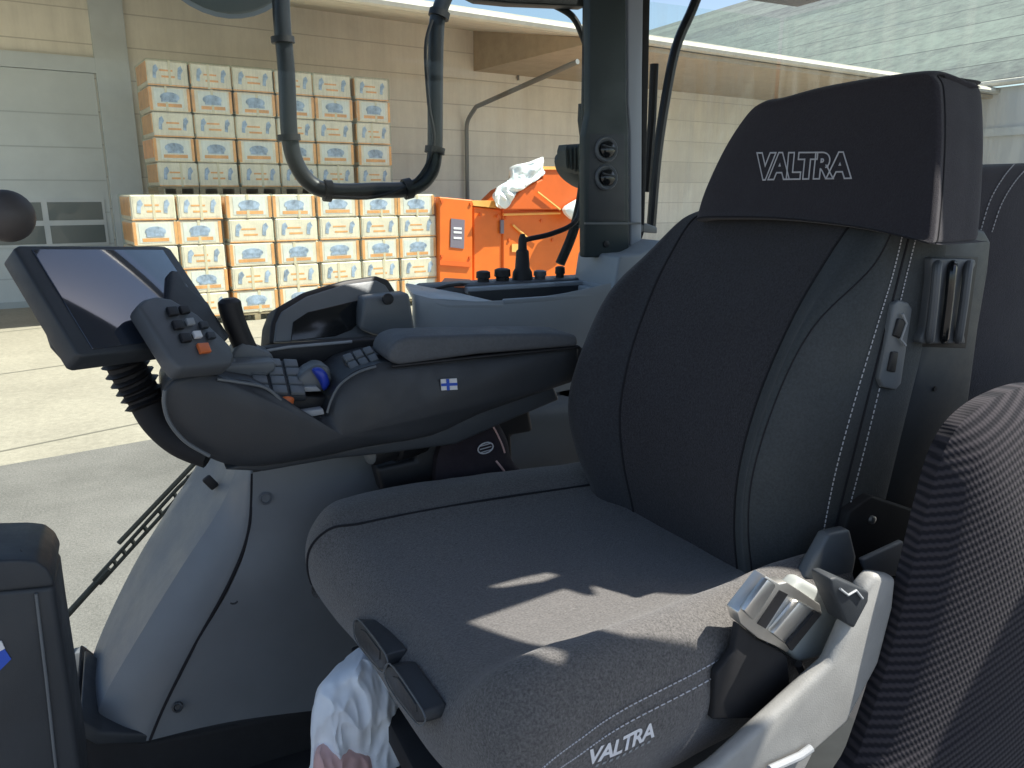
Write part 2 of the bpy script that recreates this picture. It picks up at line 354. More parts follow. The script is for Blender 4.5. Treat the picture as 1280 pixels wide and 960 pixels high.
bm = bmesh.new()
j1, j2 = onz(0, 468, 0), onz(140, 448, 0); dj = (j2 - j1).normalized(); pj = Vector((-dj.y, dj.x, 0)) * .018
for k in range(-3, 4):
    o_ = pj.normalized() * 3.4 * k
    bm.faces.new([bm.verts.new(p + o_ + Vector((0, 0, .003))) for p in (j1 - dj * 30 - pj, j1 + dj * 40 - pj, j1 + dj * 40 + pj, j1 - dj * 30 + pj)])
tag(link('pavement_joint', bm, 'joint_dark', smooth=False), kind='structure')
# warehouse frame: s along the wall, d out of the wall towards the yard, h up
W0 = onz(0, 386, 0); aw = math.radians(90 - 55.8 - 26.5)
WD = Vector((math.cos(aw), math.sin(aw), 0)); WN = Vector((math.sin(aw), -math.cos(aw), 0))
def W(s, d, h): return W0 + WD * s + WN * d + GZ * h
def onw(u, v, d=0.):
    p = onp(u, v, W(0, d, 0), WN) - W0; return p.dot(WD), p.z
RW = Matrix((WD, -WN, GZ)).transposed()
def wbox(s0, s1, d0, d1, h0, h1, bev=0., bm=None, mi=0):
    return box(W((s0 + s1) / 2, (d0 + d1) / 2, (h0 + h1) / 2), (abs(s1 - s0), abs(d1 - d0), abs(h1 - h0)), bev, bm, mi, RW, 1)
wh = thing('warehouse', W(12, 0, 0), 'long tan warehouse with horizontal board cladding and a deep roof overhang', 'warehouse')
sB, hB = onw(592, 89); _, hT = onw(592, 36)
sD, hD = onw(118, 92)
def local(o, root):   # the wall's own axes for its cladding
    return o
S0, S1 = -14, 75
wall = link('wall', wbox(S0, S1, -.3, 0, 0, hT), 'wall_boards', wh, smooth=False)
# canopy
dC = 4.6
_, hE = onw(727, 45, dC)
pts = [W(S0, -.3, hT), W(S0, -.3, hT + .25), W(S0, dC, hE + .22), W(S0, dC, hE)]
link('roof', prism(pts, WD * (S1 - S0)), 'roof_edge', wh, smooth=False)
link('gutter', tube([W(S0, dC + .08, hE + .08), W(S1, dC + .08, hE + .08)], .09, seg=8), 'roof_edge', wh)
link('soffit', prism([W(sB, .004, hB), W(sB, dC - .05, hB), W(sB, dC - .05, hE - .01), W(sB, .004, hT - .01)], WD * (S1 - sB - .1)), 'soffit', wh, smooth=False)
sc0, _ = onw(112, 100, .12); sc1, _ = onw(142, 200, .12)
link('column', wbox(sD + .02, sD + .62, 0, .12, 0, hT - .1), 'column_pale', wh, smooth=False)
link('lintel', wbox(S0, sD + .02, 0, .10, hD, hD + .28), 'column_pale', wh, smooth=False)
# sectional door
dr = link('sectional_door', wbox(S0 + 2, sD - .02, 0, .05, .02, hD - .01), 'door_grey', wh, smooth=False)
bm = bmesh.new(); k = 0
hh = .55
while hh < hD - .3:
    wbox(S0 + 2, sD - .03, .05, .058, hh, hh + .022, 0, bm); hh += .62
link('joint', bm, 'door_line', dr, smooth=False)
wl0, wt = onw(-60, 250, .06); wr0, wb = onw(122, 306, .06)
wr0 = sD - .12; ncol = 3; wl0 = wr0 - 3.15
fr = link('window_frame', wbox(wl0, wr0, .05, .085, wb, wt), 'frame_white', dr, smooth=False)
cw = (wr0 - wl0) / ncol; ch = (wt - wb) / 2
for a in range(ncol):
    for b_ in range(2):
        link('pane', wbox(wl0 + a * cw + .05, wl0 + (a + 1) * cw - .05, .085, .092, wb + b_ * ch + .05, wb + (b_ + 1) * ch - .05), 'pane_dark', dr, smooth=False)
link('sill', wbox(S0 + 2, sD - .02, .05, .09, .0, .12), 'door_line', dr, smooth=False)
# downpipe bending out to the gutter
s1_, h1_ = onw(583, 150, .12)
ptop = onp(722, 77, W(s1_, 0, 0), WD)
link('downpipe', tube([W(s1_, .12, .05), W(s1_, .12, h1_ - .3)] + curve([W(s1_, .12, h1_ - .25), W(s1_, .2, h1_), W(s1_, .6, h1_ + .28)], 5) + [ptop], .055, seg=8), 'pipe_grey', wh)
# small flood light under the soffit
sf, hf = onw(649, 95, .1)
link('cable', tube([W(sf, .05, hf + 1.2), W(sf, .05, hf - .1)], .03, seg=6), 'pipe_grey', wh)

# hall on the right with its grey green roof
PB = onz(1280, 100, 5.6); 
Tfar = onp(770, 50, PB, Vector((1, 0, 0)))
hall = thing('hall', (PB.x, PB.y, 0), 'white corrugated hall with a grey green panel roof right of the warehouse', 'hall')
yn, yf = PB.y - 14, PB.y + 75
link('wall', prism([(PB.x + .3, yn, 0), (PB.x + .3, yf, 0), (PB.x + .3, yf, 5.5), (PB.x + .3, yn, 5.5)], (14, 0, 0)), 'white_corrugated', hall, smooth=False)
ang = math.radians(24)
rp = [Vector((PB.x, 0, 5.55)), Vector((PB.x + 40 * math.cos(ang), 0, 5.55 + 40 * math.sin(ang)))]
link('roof', prism([(rp[0].x, yn, rp[0].z), (rp[0].x, yf, rp[0].z), (rp[1].x, yf, rp[1].z), (rp[1].x, yn, rp[1].z)], (0, 0, .18)), 'fibre_roof', hall, smooth=False)
link('gutter', tube([(PB.x - .05, yn, 5.6), (PB.x - .05, yf, 5.6)], .1, seg=8), 'roof_edge', hall)
link('lintel', box((PB.x + .2, PB.y, 4.1), (.1, 26, .25)), 'column_pale', hall, smooth=False)

# ------------------------------------------------------------------ wrapped pallets
pG = onz(300, 402, 0); dL = (pG - W0).dot(WN)
def carton(s, w_, h0, h1, kind, parent, d0, depth):
    bm = wbox(s, s + w_, d0 - depth, d0, h0, h1, .02)
    ja, jb = random.uniform(-.03, .03), random.uniform(-.03, .03)
    def pl(a0, a1, b0, b1, dd, mi):
        if .1 < a0 and a1 < .9: a0 += ja; a1 += ja; b0 += jb; b1 += jb
        wbox(s + a0 * w_, s + a1 * w_, d0, d0 + dd, h0 + b0 * (h1 - h0), h0 + b1 * (h1 - h0), 0, bm, mi)
    wbox(s - .012, s, d0 - depth + .03, d0 - .03, h0 + .07, h1 - .03, 0, bm, 1)
    tp_ = random.uniform(.4, .6)
    if random.random() < .5: pl(tp_ - .03, tp_ + .03, .0, 1.0, .009, 5)
    if kind == 0:      # label with an oval picture
        pl(.14, .86, .12, .9, .004, 2)
        pl(.2, .8, .16, .3, .007, 1)
        c = W(s + .5 * w_, d0 + .004, h0 + .58 * (h1 - h0)); n_ = 14
        prism([c + WD * (math.cos(a) * .24 * w_) + GZ * (math.sin(a) * .2 * (h1 - h0)) for a in [2 * math.pi * k / n_ for k in range(n_)]], WN * .006, bm=bm, mi=3)
        pl(.3, .7, .36, .46, .012, 3)
        pl(.0, .07, .04, .96, .005, 1); pl(.93, 1, .04, .96, .005, 1)
    else:              # end print: two small figures on pale ground
        pl(.06, .94, .1, .95, .004, 4 if kind == 1 else 2)
        for a0 in (.12, .72):
            c = W(s + (a0 + .08) * w_, d0 + .004, h0 + .55 * (h1 - h0))
            prism([c + WD * (x_ * w_) + GZ * (z_ * (h1 - h0)) for x_, z_ in ((-.07, -.25), (.01, -.28), (.02, -.05), (.08, .1), (.03, .28), (-.04, .2), (-.06, .0))], WN * .006, bm=bm, mi=3)
        pl(.34, .66, .3, .38, .007, 1); pl(.3, .62, .55, .62, .007, 1)
        pl(.0, 1, .0, .05, .008, 1)
    return link('carton', bm, ['carton_cream', 'carton_orange', 'carton_white', 'carton_blue', 'carton_cream', 'carton_tape'], parent, smooth=False)
def tree_copy(o, parent=None):
    c = o.copy(); C.objects.link(c); c.parent = parent
    for ch_ in list(o.children): tree_copy(ch_, c)
    return c
def stack(s, w_, h0, h1, d0, nrow, first, label, group, k0=0):
    t_ = thing('wrapped_pallet', W(s + w_ / 2, d0 - .55, h0), label, 'pallet', group)
    bm = bmesh.new()
    for a in (0, .43, .86): wbox(s + a * w_, s + a * w_ + .13 * w_, d0 - 1.0, d0 - .02, h0, h0 + .10, 0, bm)
    wbox(s, s + w_, d0 - 1.0, d0 - .02, h0 + .10, h0 + .125, 0, bm)
    link('pallet', bm, 'pallet_wood', t_, smooth=False)
    z0 = h0 + .13; dz = (h1 - z0) / nrow
    for r_ in range(nrow):
        j = random.uniform(-.03, .03)
        carton(s + .012 + j * .6, w_ - .02, z0 + r_ * dz + .006, z0 + (r_ + 1) * dz - .006, (first + r_) % 2, t_, d0 - random.uniform(0, .02), .98)
    link('stretch_film', wbox(s - .005, s + w_ + .005, d0 - 1.02, d0 + .035, h0 + .04, h1 + .01, .02), 'stretch_film', t_, smooth=False)
    return t_
_, hL = onw(300, 243, dL)
cols = [(168, 225), (226, 282), (288, 345), (346, 399), (400, 451), (452, 499), (500, 546)]
lab = ['leftmost orange and cream wrapped pallet in the lower row, partly behind the touch screen',
       'second wrapped pallet from the left in the lower row, half in the shade',
       'third wrapped pallet of the lower row, its bare left side showing at the gap',
       'fourth wrapped pallet of the lower row, middle of the seven',
       'fifth wrapped pallet of the lower row, above the raised dark display',
       'sixth wrapped pallet of the lower row, one short of the orange machine',
       'rightmost wrapped pallet of the lower row, next to the orange machine']
for (a, b_), lb in zip(cols, lab):
    s0, _ = onw(a, 320, dL); s1, _ = onw(b_, 320, dL)
    stack(s0, s1 - s0, 0, hL, dL, 5, 1 if a < 280 else 0, lb, 'wrapped pallets in the sunlit lower row')
dU = dL - 1.35
ucols = [(190, 242), (243, 294), (295, 346), (347, 394), (395, 442), (446, 488)]
lab = ['leftmost wrapped pallet of the upper tier, beside the bare wall',
       'second wrapped pallet from the left in the shaded upper tier',
       'third wrapped pallet from the left in the upper tier, left of the black tube',
       'fourth wrapped pallet of the upper tier, behind the black mirror tube',
       'fifth wrapped pallet of the upper tier, framed by the black mirror tube',
       'rightmost wrapped pallet of the upper tier, a little apart from the others']
for i, ((a, b_), lb) in enumerate(zip(ucols, lab)):
    s0, _ = onw(a, 160, dU); s1, _ = onw(b_, 160, dU); _, hU = onw((a + b_) / 2, 76 + (a - 190) * .085, dU)
    stack(s0, s1 - s0, hL, hU, dU, 5, 1, lb, 'wrapped pallets of the shaded upper tier')
    # the pallet below it, standing behind the lower row
    t_ = thing('wrapped_pallet', W((s0 + s1) / 2, dU - .55, 0), 'wrapped pallet under the ' + lb.split(',')[0].replace(' wrapped pallet', '').replace('upper tier', 'upper tier pallets'), 'pallet', 'pallets hidden behind the lower row')
    link('carton', wbox(s0, s1, dU - 1, dU - .02, .13, hL - .01, .02), 'carton_cream', t_, smooth=False)
    link('pallet', wbox(s0, s1, dU - 1, dU - .02, 0, .125), 'pallet_wood', t_, smooth=False)

# ------------------------------------------------------------------ orange machine
dO = dL + .1
om = thing('orange_machine', W(onw(640, 300, dO)[0], dO - .8, 0), 'bright orange steel hopper machine standing right of the pallets', 'machine')
def wp(u, v, d): s_, h_ = onw(u, v, d); return W(s_, d, h_)
def wpoly(pts, d, dep, bev=.02): return prism([wp(u, v, d) for u, v in pts], -WN * dep, bev, 1)
link('cabinet', wpoly([(549, 246), (591, 250), (591, 405), (549, 400)], dO, 1.3), 'orange_paint', om, smooth=False)
link('side_panel', wpoly([(592, 258), (628, 262), (628, 410), (592, 405)], dO - .15, 1.1), 'orange_paint', om, smooth=False)
link('cover', wpoly([(590, 251), (634, 251), (627, 261), (592, 257)], dO - .1, 1.1, 0), 'orange_pale', om, smooth=False)
link('hopper_body', wpoly([(629, 256), (650, 262), (700, 262), (738, 262), (738, 420), (629, 410)], dO - .1, 1.5), 'orange_paint', om, smooth=False)
link('chute', wpoly([(628, 262), (652, 238), (678, 224), (679, 209), (712, 209), (745, 235), (745, 262), (700, 262)], dO + .15, 1.2), 'orange_dark', om, smooth=False)
link('rim', wpoly([(678, 208), (712, 208), (712, 212), (678, 212)], dO + .19, 1.2, 0), 'orange_pale', om, smooth=False)
bm = tube([wp(629, 268, dO - .05), wp(700, 266, dO - .05)], .03); tube([wp(641, 281, dO - .05), wp(660, 298, dO - .05)], .025, bm); tube([wp(700, 262, dO + .2), wp(672, 240, dO + .2)], .02, bm)
link('brace', bm, 'orange_pale', om)
link('nameplate', wpoly([(564, 273), (581, 275), (580, 311), (563, 309)], dO + .02, .015, 0), 'label_grey', om, smooth=False)
bm = bmesh.new()
for v0 in (284, 289, 296): prism([wp(567, v0, dO + .024), wp(577, v0 + .5, dO + .024), wp(577, v0 + 3, dO + .024), wp(567, v0 + 2.5, dO + .024)], WN * .004, bm=bm)
link('print', bm, 'white_print', om, smooth=False)
bm = bmesh.new()
for q in ((552, 252), (588, 255), (552, 320), (587, 322), (600, 268), (622, 270), (636, 300), (652, 312), (676, 276), (690, 300), (632, 272)): lathe(wp(*q, dO + .0 if q[0] < 592 else dO - .1), WN, [(0, .035), (.03, .03), (.03, .0)], bm, 8)
link('bolt', bm, 'orange_dark', om)
link('hinge', wpoly([(626, 275), (630, 275), (630, 292), (626, 292)], dO - .08, .04, 0), 'label_grey', om, smooth=False)
link('hazard_mark', wpoly([(640, 305), (650, 305), (650, 315), (640, 315)], dO - .07, .02, 0), 'orange_pale', om, smooth=False)
link('lower_flange', wpoly([(550, 325), (589, 328), (589, 334), (550, 331)], dO + .05, .05, 0), 'orange_dark', om, smooth=False)
pts = closed([wp(*q, dO + .2) for q in ((612, 246), (640, 222), (650, 205), (664, 203), (679, 195), (680, 215), (668, 228), (650, 238), (640, 250), (628, 262))], 3)
tag(link('plastic_sheet', crumple(pillow(closed(pts, 2), WN, .12, .1, rings=14), .16, 2.2), 'film'), 'crumpled translucent white plastic sheet hanging over the orange chute', 'sheet')
pts = closed([wp(*q, dO + .3) for q in ((706, 262), (722, 250), (742, 240), (745, 262), (735, 270), (720, 276))], 3)
tag(link('plastic_sheet', pillow(pts, WN, .1, .1), 'film'), 'small white plastic bundle on the orange machine beside the cab pillar', 'sheet')

# ================================================================== THE CAB
cab = thing('tractor_cab', (0, 0, .9), 'dark grey tractor cab interior frame with pillar, windows and side console', 'tractor cab')
def Y(pts, y): return [ony(u, v, y) for u, v in pts]
def yprism(pts, y, dy, bev=.003, seg=3): return prism(Y(pts, y), (0, dy, 0), bev, seg)
# door pillar, far side
plr = link('pillar', yprism([(736, -40), (783, -40), (784, 130), (786, 165), (787, 322), (731, 322), (731, 170), (737, 140)], .75, .03, .006), 'pillar_green', cab)
bm = bmesh.new()
link('pillar_edge', yprism([(785, -40), (805, -40), (803, 100), (802, 322), (788.5, 322), (788, 165), (785.5, 130)], .758, .03, .004), 'pillar_sky_lit', plr)  # lighter colour paints in the sky light on this face of the pillar
link('pillar_panel', yprism([(737, 167), (781, 167), (781, 277), (735, 277)], .7495, .01, .002), 'plastic_dark', plr)
for v_ in (187, 222):
    c = ony(758, v_, .745)
    bm = lathe(c + Vector((0, .004, 0)), (-.1, -1, .1), [(0, .032), (.006, .032), (.010, .029), (.008, .024), (.004, .022)]); 
    ring = link('vent', bm, 'plastic_grey', plr)
    link('nozzle', lathe(c, (-.1, -1, .1), [(0, .021), (.009, .02), (.013, .014), (.013, 0)], seg=18), 'black_gloss', ring)
    bm = tube([c + Vector((-.018, -.012, .010)), c + Vector((.018, -.012, .002))], .003); link('nozzle_fin', bm, 'plastic_dark', ring)
link('lower_joint', yprism([(732, 278), (801, 278), (801, 280.5), (732, 280.5)], .747, .01, 0), 'plastic_grey', plr)
link('screw', lathe(ony(757, 305, .752), (0, -1, 0), [(0, .009), (.005, .009), (.006, .006)], seg=14), 'black', plr)
# black seal strips, rods and the curved tube of the rear quarter window
link('door_seal', yprism([(803, -40), (814, -40), (811, 100), (806, 290), (802.5, 300)], .80, .05, .004), 'rubber', cab)
link('window_tube', tube(curve([ony(885, -40, .86), ony(866, 10, .86), ony(845, 60, .86), ony(831, 130, .86), ony(821, 200, .86), ony(814, 284, .86)], 6), .0135), 'black_tube', cab)
link('striker', tube([ony(818, 80, .9), ony(815, 150, .9), ony(808, 240, .9)], .012), 'black', cab)
link('hinge', prism(Y([(795, 282), (808, 279), (822, 284), (822, 292), (796, 290)], .80), (0, .04, 0), .004), 'plastic_grey', cab)
link('door_seal', tube(curve([ony(735, -30, .95), ony(734, 60, .95), ony(732, 160, .95), ony(729, 230, .95), ony(718, 285, .95), ony(700, 330, .95)], 6), .014), 'rubber', cab)
link('hose', tube(curve([ony(690, 5, 1.0), ony(715, 20, 1.0), ony(728, 45, 1.0), ony(735, 75, 1.0), ony(733, 150, 1.0)], 6), .009), 'black', cab)
# cab roof, out of view; its holes are added and shaped to throw sun patches
zr = ZS + 1.10
def up(p): return p + SUN * ((zr - p.z) / SUN.z)
def cush(u, v, h): return onz(u, v, ZS + h)
outer = [(-1.15, -1.02), (1.12, -1.02), (1.12, .9), (-1.15, .9)]
holeA = [up(p) for p in (cush(588, 776, .0), cush(660, 752, .0), cush(712, 733, .0), cush(745, 746, .0), cush(738, 730, .0), cush(800, 742, .0), cush(870, 757, .0), V(-.10, -.27, .05), V(-.02, -.27, .10), V(.10, -.34, .06), V(.14, -.44, .0), V(.12, -.60, -.16), V(-.14, -.60, -.16), V(-.18, -.40, -.1), V(-.19, -.35, .02), cush(760, 833, .02), cush(722, 838, .01))]
holeB = [up(p) for p in (cush(614, 730, .0), cush(660, 718, .0), cush(694, 711, .0), cush(712, 716, .0), cush(690, 724, .0), cush(640, 731, .0))]
holeC = [up(p) for p in (cush(618, 848, .01), cush(636, 846, .01), cush(660, 858, .01), cush(690, 856, .02), cush(690, 866, .02), cush(645, 872, .01), cush(618, 858, .01))]
holeD = [up(p) for p in (V(-.62, .62, -.0), V(-.62, .80, -.0), V(-.9, .80, -.3), V(-.9, .62, -.3))]
bm = bmesh.new(); edges = []
holeE = [(-.62, .34), (.16, .34), (.16, .84), (-.62, .84)]  # added opening so that the touch screen mirrors the sky
for poly in (outer, holeA, holeB, holeC, holeE):
    vs = [bm.verts.new((p[0], p[1], zr)) for p in poly]
    edges += [bm.edges.new((vs[i], vs[(i + 1) % len(vs)])) for i in range(len(vs))]
bmesh.ops.triangle_fill(bm, edges=edges, use_beauty=True)
res = bmesh.ops.extrude_face_region(bm, geom=bm.faces[:])
for g in res['geom']:
    if isinstance(g, bmesh.types.BMVert): g.co.z += .02
link('roof', bm, 'plastic_grey', cab, smooth=False)
link('roof_lining', prism(Y([(560, -20), (735, -20), (735, 8), (640, 4), (600, 0)], .95), (0, .05, 0), .004), 'black', cab)
# corner posts outside the picture that carry the roof
link('corner_post', tube([(1.08, -.98, .95), (1.08, -.98, zr)], .035), 'pillar_green', cab)
link('corner_post', tube([(-1.12, .86, .95), (-1.30, .86, 1.7), (-1.12, .86, zr)], .03), 'pillar_green', cab)
link('floor', box((0, -.05, ZS - .62), (2.2, 1.85, .06), .01), 'rubber', cab)
link('sill', box((.02, -.93, ZS - .58), (2.1, .1, .09), .015), 'plastic_dark', cab)
# window glass
bm = bmesh.new(); bm.faces.new([bm.verts.new(p) for p in ((.50, .90, ZS + .2), (1.09, .90, ZS + .2), (1.09, .90, zr), (.50, .90, zr))])
link('quarter_window', prism([(.42, .93, ZS + .2), (1.085, .93, ZS + .2), (1.085, .93, zr - .03), (.42, .93, zr - .03)], (0, .005, 0)), 'glass_dusty', cab, smooth=False); bm.free()
link('rear_window', prism([(1.09, -.95, ZS + .2), (1.09, .92, ZS + .2), (1.09, .92, zr - .03), (1.09, -.95, zr - .03)], (.005, 0, 0)), 'glass_dusty', cab, smooth=False)
link('door_glass', prism([(-1.1, .93, ZS - .55), (.40, .93, ZS - .1), (.40, .93, zr - .03), (-1.1, .93, zr - .03)], (0, .005, 0)), 'glass_clear', cab, smooth=False)

rw = thing('wheel_blocker', (1.15, -1.55, 0), 'large black rear tyre out of view, added to hold back light from the open side', 'wheel')  # unseen wheel, added to cut ambient light reaching the cab
link('tyre', lathe((1.15, -1.30, .86), (0, -1, 0), [(0, .45), (0, .74), (.06, .84), (.28, .86), (.50, .84), (.56, .74), (.56, .45)], seg=48), 'rubber', rw)
link('rim', lathe((1.15, -1.34, .86), (0, -1, 0), [(0, .1), (.05, .44), (.45, .44), (.5, .1)], seg=32), 'orange_dark', rw)
# ------------------------------------------------------------------ fender console beside the seat
fc = thing('fender_console', V(-.5, .6, -.6), 'moulded dark grey side console curving down to the floor beyond the seat', 'console')
col0 = Y([(262, 570), (225, 618), (178, 690), (135, 780), (104, 860), (95, 905)], .80)
col1 = Y([(246, 581), (213, 634), (165, 715), (124, 800), (101, 870), (97, 915)], .76)
col1b = Y([(270, 588), (243, 634), (200, 706), (146, 795), (110, 866), (106, 915)], .64)
col2 = Y([(292, 595), (272, 640), (225, 712), (166, 808), (128, 876), (118, 918)], .52)
col3 = Y([(316, 592), (311, 664), (287, 728), (242, 810), (207, 880), (188, 925)], .462)
for cc in (col0, col1, col1b, col2, col3): cc.insert(0, cc[0] + Vector((.012, .04, .035)))
S0_ = Surf([[col0[i], col1[i], col1b[i], col2[i]] for i in range(7)])
link('front_strip', S0_.mesh(k=8), 'pod_grey', fc)
S1_ = Surf([[col2[i], col2[i].lerp(col3[i], .5) + Vector((0, -.012, 0)), col3[i], col3[i] + Vector((.03, .03, 0))] for i in range(7)])
link('front_panel', S1_.mesh(k=8), 'pod_grey', fc)
c3b = Y([(317, 592), (312, 664), (288, 728), (243, 810), (208, 880), (189, 925)], .460)
c4 = Y([(400, 576), (392, 650), (365, 725), (340, 805), (320, 860), (300, 900)], .45)
c5 = Y([(520, 556), (520, 640), (520, 720), (500, 800), (480, 850), (460, 880)], .46)
c6 = Y([(730, 530), (740, 620), (740, 700), (720, 780), (700, 830), (680, 850)], .47)
for cc in (c3b, c4, c5, c6): cc[0].z += .03; cc[1].y += .0; cc[2].y -= .012
for cc in (c3b, c4, c5, c6): cc.insert(0, cc[0] + Vector((0, .10, .015)))
c0t = None
S2_ = Surf([[c3b[i], c4[i], c5[i], c6[i]] for i in range(7)])
link('side_panel', S2_.mesh(k=8), 'pod_grey', fc)
link('seam', S1_.line([(1, 2), (2, 2), (3, 2), (4, 2), (5, 2), (6, 2)], .004, off=-.001), 'seam', fc)
for u_, v_ in ((292, 749), (222, 884)):
    p = ony(u_, v_, .452); link('screw', lathe(p, (-.2, -1, .3), [(-.004, .010), (.003, .010), (.004, .007), (.001, .005)], seg=12), 'plastic_dark', fc)
p = ony(332, 623, .450); link('cap', lathe(p, (-.1, -1, .2), [(-.006, .012), (.003, .012), (.004, .009), (.001, .008)], seg=16), 'plastic_trim', fc)
p = ony(263, 603, .585); link('slot', box(p, (.018, .012, .03), .004, rot=Matrix.Rotation(math.radians(-35), 3, 'Y')), 'black', fc)
link('base', prism(Y([(92, 905), (120, 925), (190, 928), (400, 884), (520, 870), (520, 1010), (92, 1010)], .475), (0, .3, 0), .01), 'rubber', fc)
link('plinth', prism(Y([(100, 899), (125, 915), (188, 917), (186, 930), (120, 932), (98, 920)], .462), (0, .25, 0), .006), 'plastic_dark', fc)
link('top_edge', tube([ony(316, 588, .455), ony(400, 575, .455), ony(470, 558, .455)], .004), 'black', fc)

# rear side console with its tray
rc = thing('tray_console', V(0, .7, -.1), 'grey side console with open storage tray and a row of black knobs behind the armrest', 'console')
top = [(515, 368), (522, 372), (560, 379), (630, 379), (700, 371), (764, 357)]
low = [(512, 415), (520, 425), (560, 440), (630, 450), (700, 440), (790, 430)]
T_ = [ony(u, v, .60 - .02 * i * 0 + (.03 if i == 0 else 0)) for i, (u, v) in enumerate(top)]
L_ = [p + Vector((0, -.0, -.20)) for p in T_]; LL = [p + Vector((.05, -.0, -.50)) for p in T_]
Sw = Surf([[p + Vector((0, .012, .0)) for p in T_], [p + Vector((0, 0, -.012)) for p in T_], L_, LL])
link('side_wall', Sw.mesh(k=6), 'tray_grey_lit', rc)
zt = T_[2].z
def tp(u, v, dz=0.): return onz(u, v, zt + dz)
bm = bmesh.new()
rim = [tp(515, 370), tp(522, 374), tp(560, 380), tp(628, 376), tp(626, 357), tp(600, 350), tp(560, 352), tp(530, 360)]
zf = T_[0]
# top plate around the tray: left deck, back rim, divider, right rim
deck = prism([p + Vector((0, 0, -.012)) for p in [T_[0], T_[1], T_[2], T_[3], T_[3] + Vector((-.02, .22, 0)), T_[0] + Vector((.06, .22, 0))]], (0, 0, .012), .004)
link('deck', deck, 'tray_grey_lit', rc)
Lx = T_[3].x; Rx = T_[5].x + .06; y0 = .60; y1 = .82
bm = box(((Lx + Rx) / 2, y1, zt - .004), (Rx - Lx, .03, .016), .004); box(((Lx + Rx) / 2, y0 + .006, zt - .006), (Rx - Lx, .012, .012), .003, bm); box((Lx + .33, (y0 + y1) / 2, zt - .03), (.03, y1 - y0, .05), .004, bm); box((Rx, (y0 + y1) / 2, zt - .004), (.03, y1 - y0, .016), .004, bm)
link('tray_rim', bm, 'tray_grey_lit', rc)
link('tray_floor', box(((Lx + Rx) / 2, (y0 + y1) / 2, zt - .07), (Rx - Lx, y1 - y0 - .02, .01)), 'plastic_dark', rc)
link('tray_back', box(((Lx + Rx) / 2, y1 - .02, zt - .04), (Rx - Lx, .012, .07)), 'plastic_dark', rc)
link('rear_shelf', box(((Lx + Rx) / 2 - .02, .875, zt - .005), (Rx - Lx + .16, .09, .03), .008), 'plastic_trim', rc)
link('label', prism([p + Vector((0, 0, .004)) for p in (tp(548, 360), tp(580, 362), tp(588, 352), tp(556, 350))], (0, 0, .002)), 'orange_button', rc, smooth=False)  # flat orange patch painted in for the orange machine's reflection on the deck
link('latch', tube([tp(545, 361, .006), tp(560, 357, .012), tp(575, 355, .012), tp(588, 356, .006)], .004), 'black', rc)
def on_deck(u, v, y): p = ony(u, v, y); return Vector((p.x, y, zt + .01))
for u_, r_, h_ in ((604, .019, .028), (628, .022, .032), (675, .018, .022), (700, .014, .03)):
    b0 = on_deck(u_, 340, .87)
    link('knob', lathe(b0, (0, 0, 1), [(0, r_ * .8), (h_ * .3, r_ * .8), (h_ * .35, r_), (h_ * .9, r_ * .95), (h_, r_ * .6)], seg=16), 'black' if u_ != 675 else 'plastic_grey', rc)
b0 = on_deck(653, 335, .87)
plug = link('plug', lathe(b0, (0, 0, 1), [(0, .028), (.02, .026), (.03, .02), (.075, .017), (.08, .012), (.105, .011), (.12, .006)], seg=16), 'black', rc)
link('cable', tube(curve([b0 + Vector((0, 0, .10)), ony(660, 299, .87), ony(690, 292, .87), ony(718, 278, .88), ony(727, 250, .93), ony(731, 200, .94)], 6), .007), 'black', rc)
link('rear_block', prism(Y([(774, 320), (800, 318), (835, 300), (850, 360), (800, 440), (745, 440), (768, 357)], .66), (0, .2, 0), .008), 'tray_grey_lit', rc)
link('lower_wall', prism(Y([(640, 500), (730, 480), (760, 560), (760, 620), (640, 620)], .60), (0, .1, 0), .006), 'tray_grey_lit', rc)
bm = tube([ony(645, 548, .592), ony(720, 541, .592)], .003); tube([ony(716, 560, .592), ony(690, 612, .592)], .0035, bm)
link('seam', bm, 'black', rc)
bm = tube(curve([ony(660, 500, .55), ony(690, 512, .56), ony(712, 520, .56)], 5), .006); tube(curve([ony(664, 520, .55), ony(690, 528, .56), ony(715, 527, .56)], 5), .006, bm)
link('wiring', bm, 'black', rc)

# dark folded display on the console, left of the tray
dd = thing('tilted_display', ony(420, 430, .52), 'dark tilted display in a grey rounded housing left of the console tray', 'display')
P0 = ony(420, 420, .52); nD = Vector((.25, -.9, .35)).normalized()
def dpx(u, v, o=0.): return onp(u, v, P0 + nD * o, nD)
shape = [(337, 430), (339, 405), (347, 384), (380, 365), (430, 350), (470, 344), (486, 349), (500, 372), (505, 415)]
link('housing', prism([dpx(*q) for q in shape], -nD * .05, .006), 'black', dd)
shape2 = [(343, 428), (346, 404), (353, 389), (384, 370), (432, 355), (470, 350), (482, 356), (494, 375), (496, 420)]
link('bezel', prism([dpx(*q, .006) for q in shape2], -nD * .01, .003), 'plastic_grey', dd)
link('screen', prism([dpx(*q, .009) for q in ((364, 426), (367, 402), (385, 390), (452, 374), (457, 395), (440, 412), (420, 420))], -nD * .004, .001), 'black_gloss', dd)
br = link('bracket', yprism([(455, 372), (512, 366), (520, 415), (470, 420), (450, 412)], .50, .05, .008), 'plastic_grey', dd)
link('knob', lathe(ony(484, 374, .49), (0, -1, .2), [(0, .011), (.008, .011), (.010, .006)], seg=12), 'black', br)

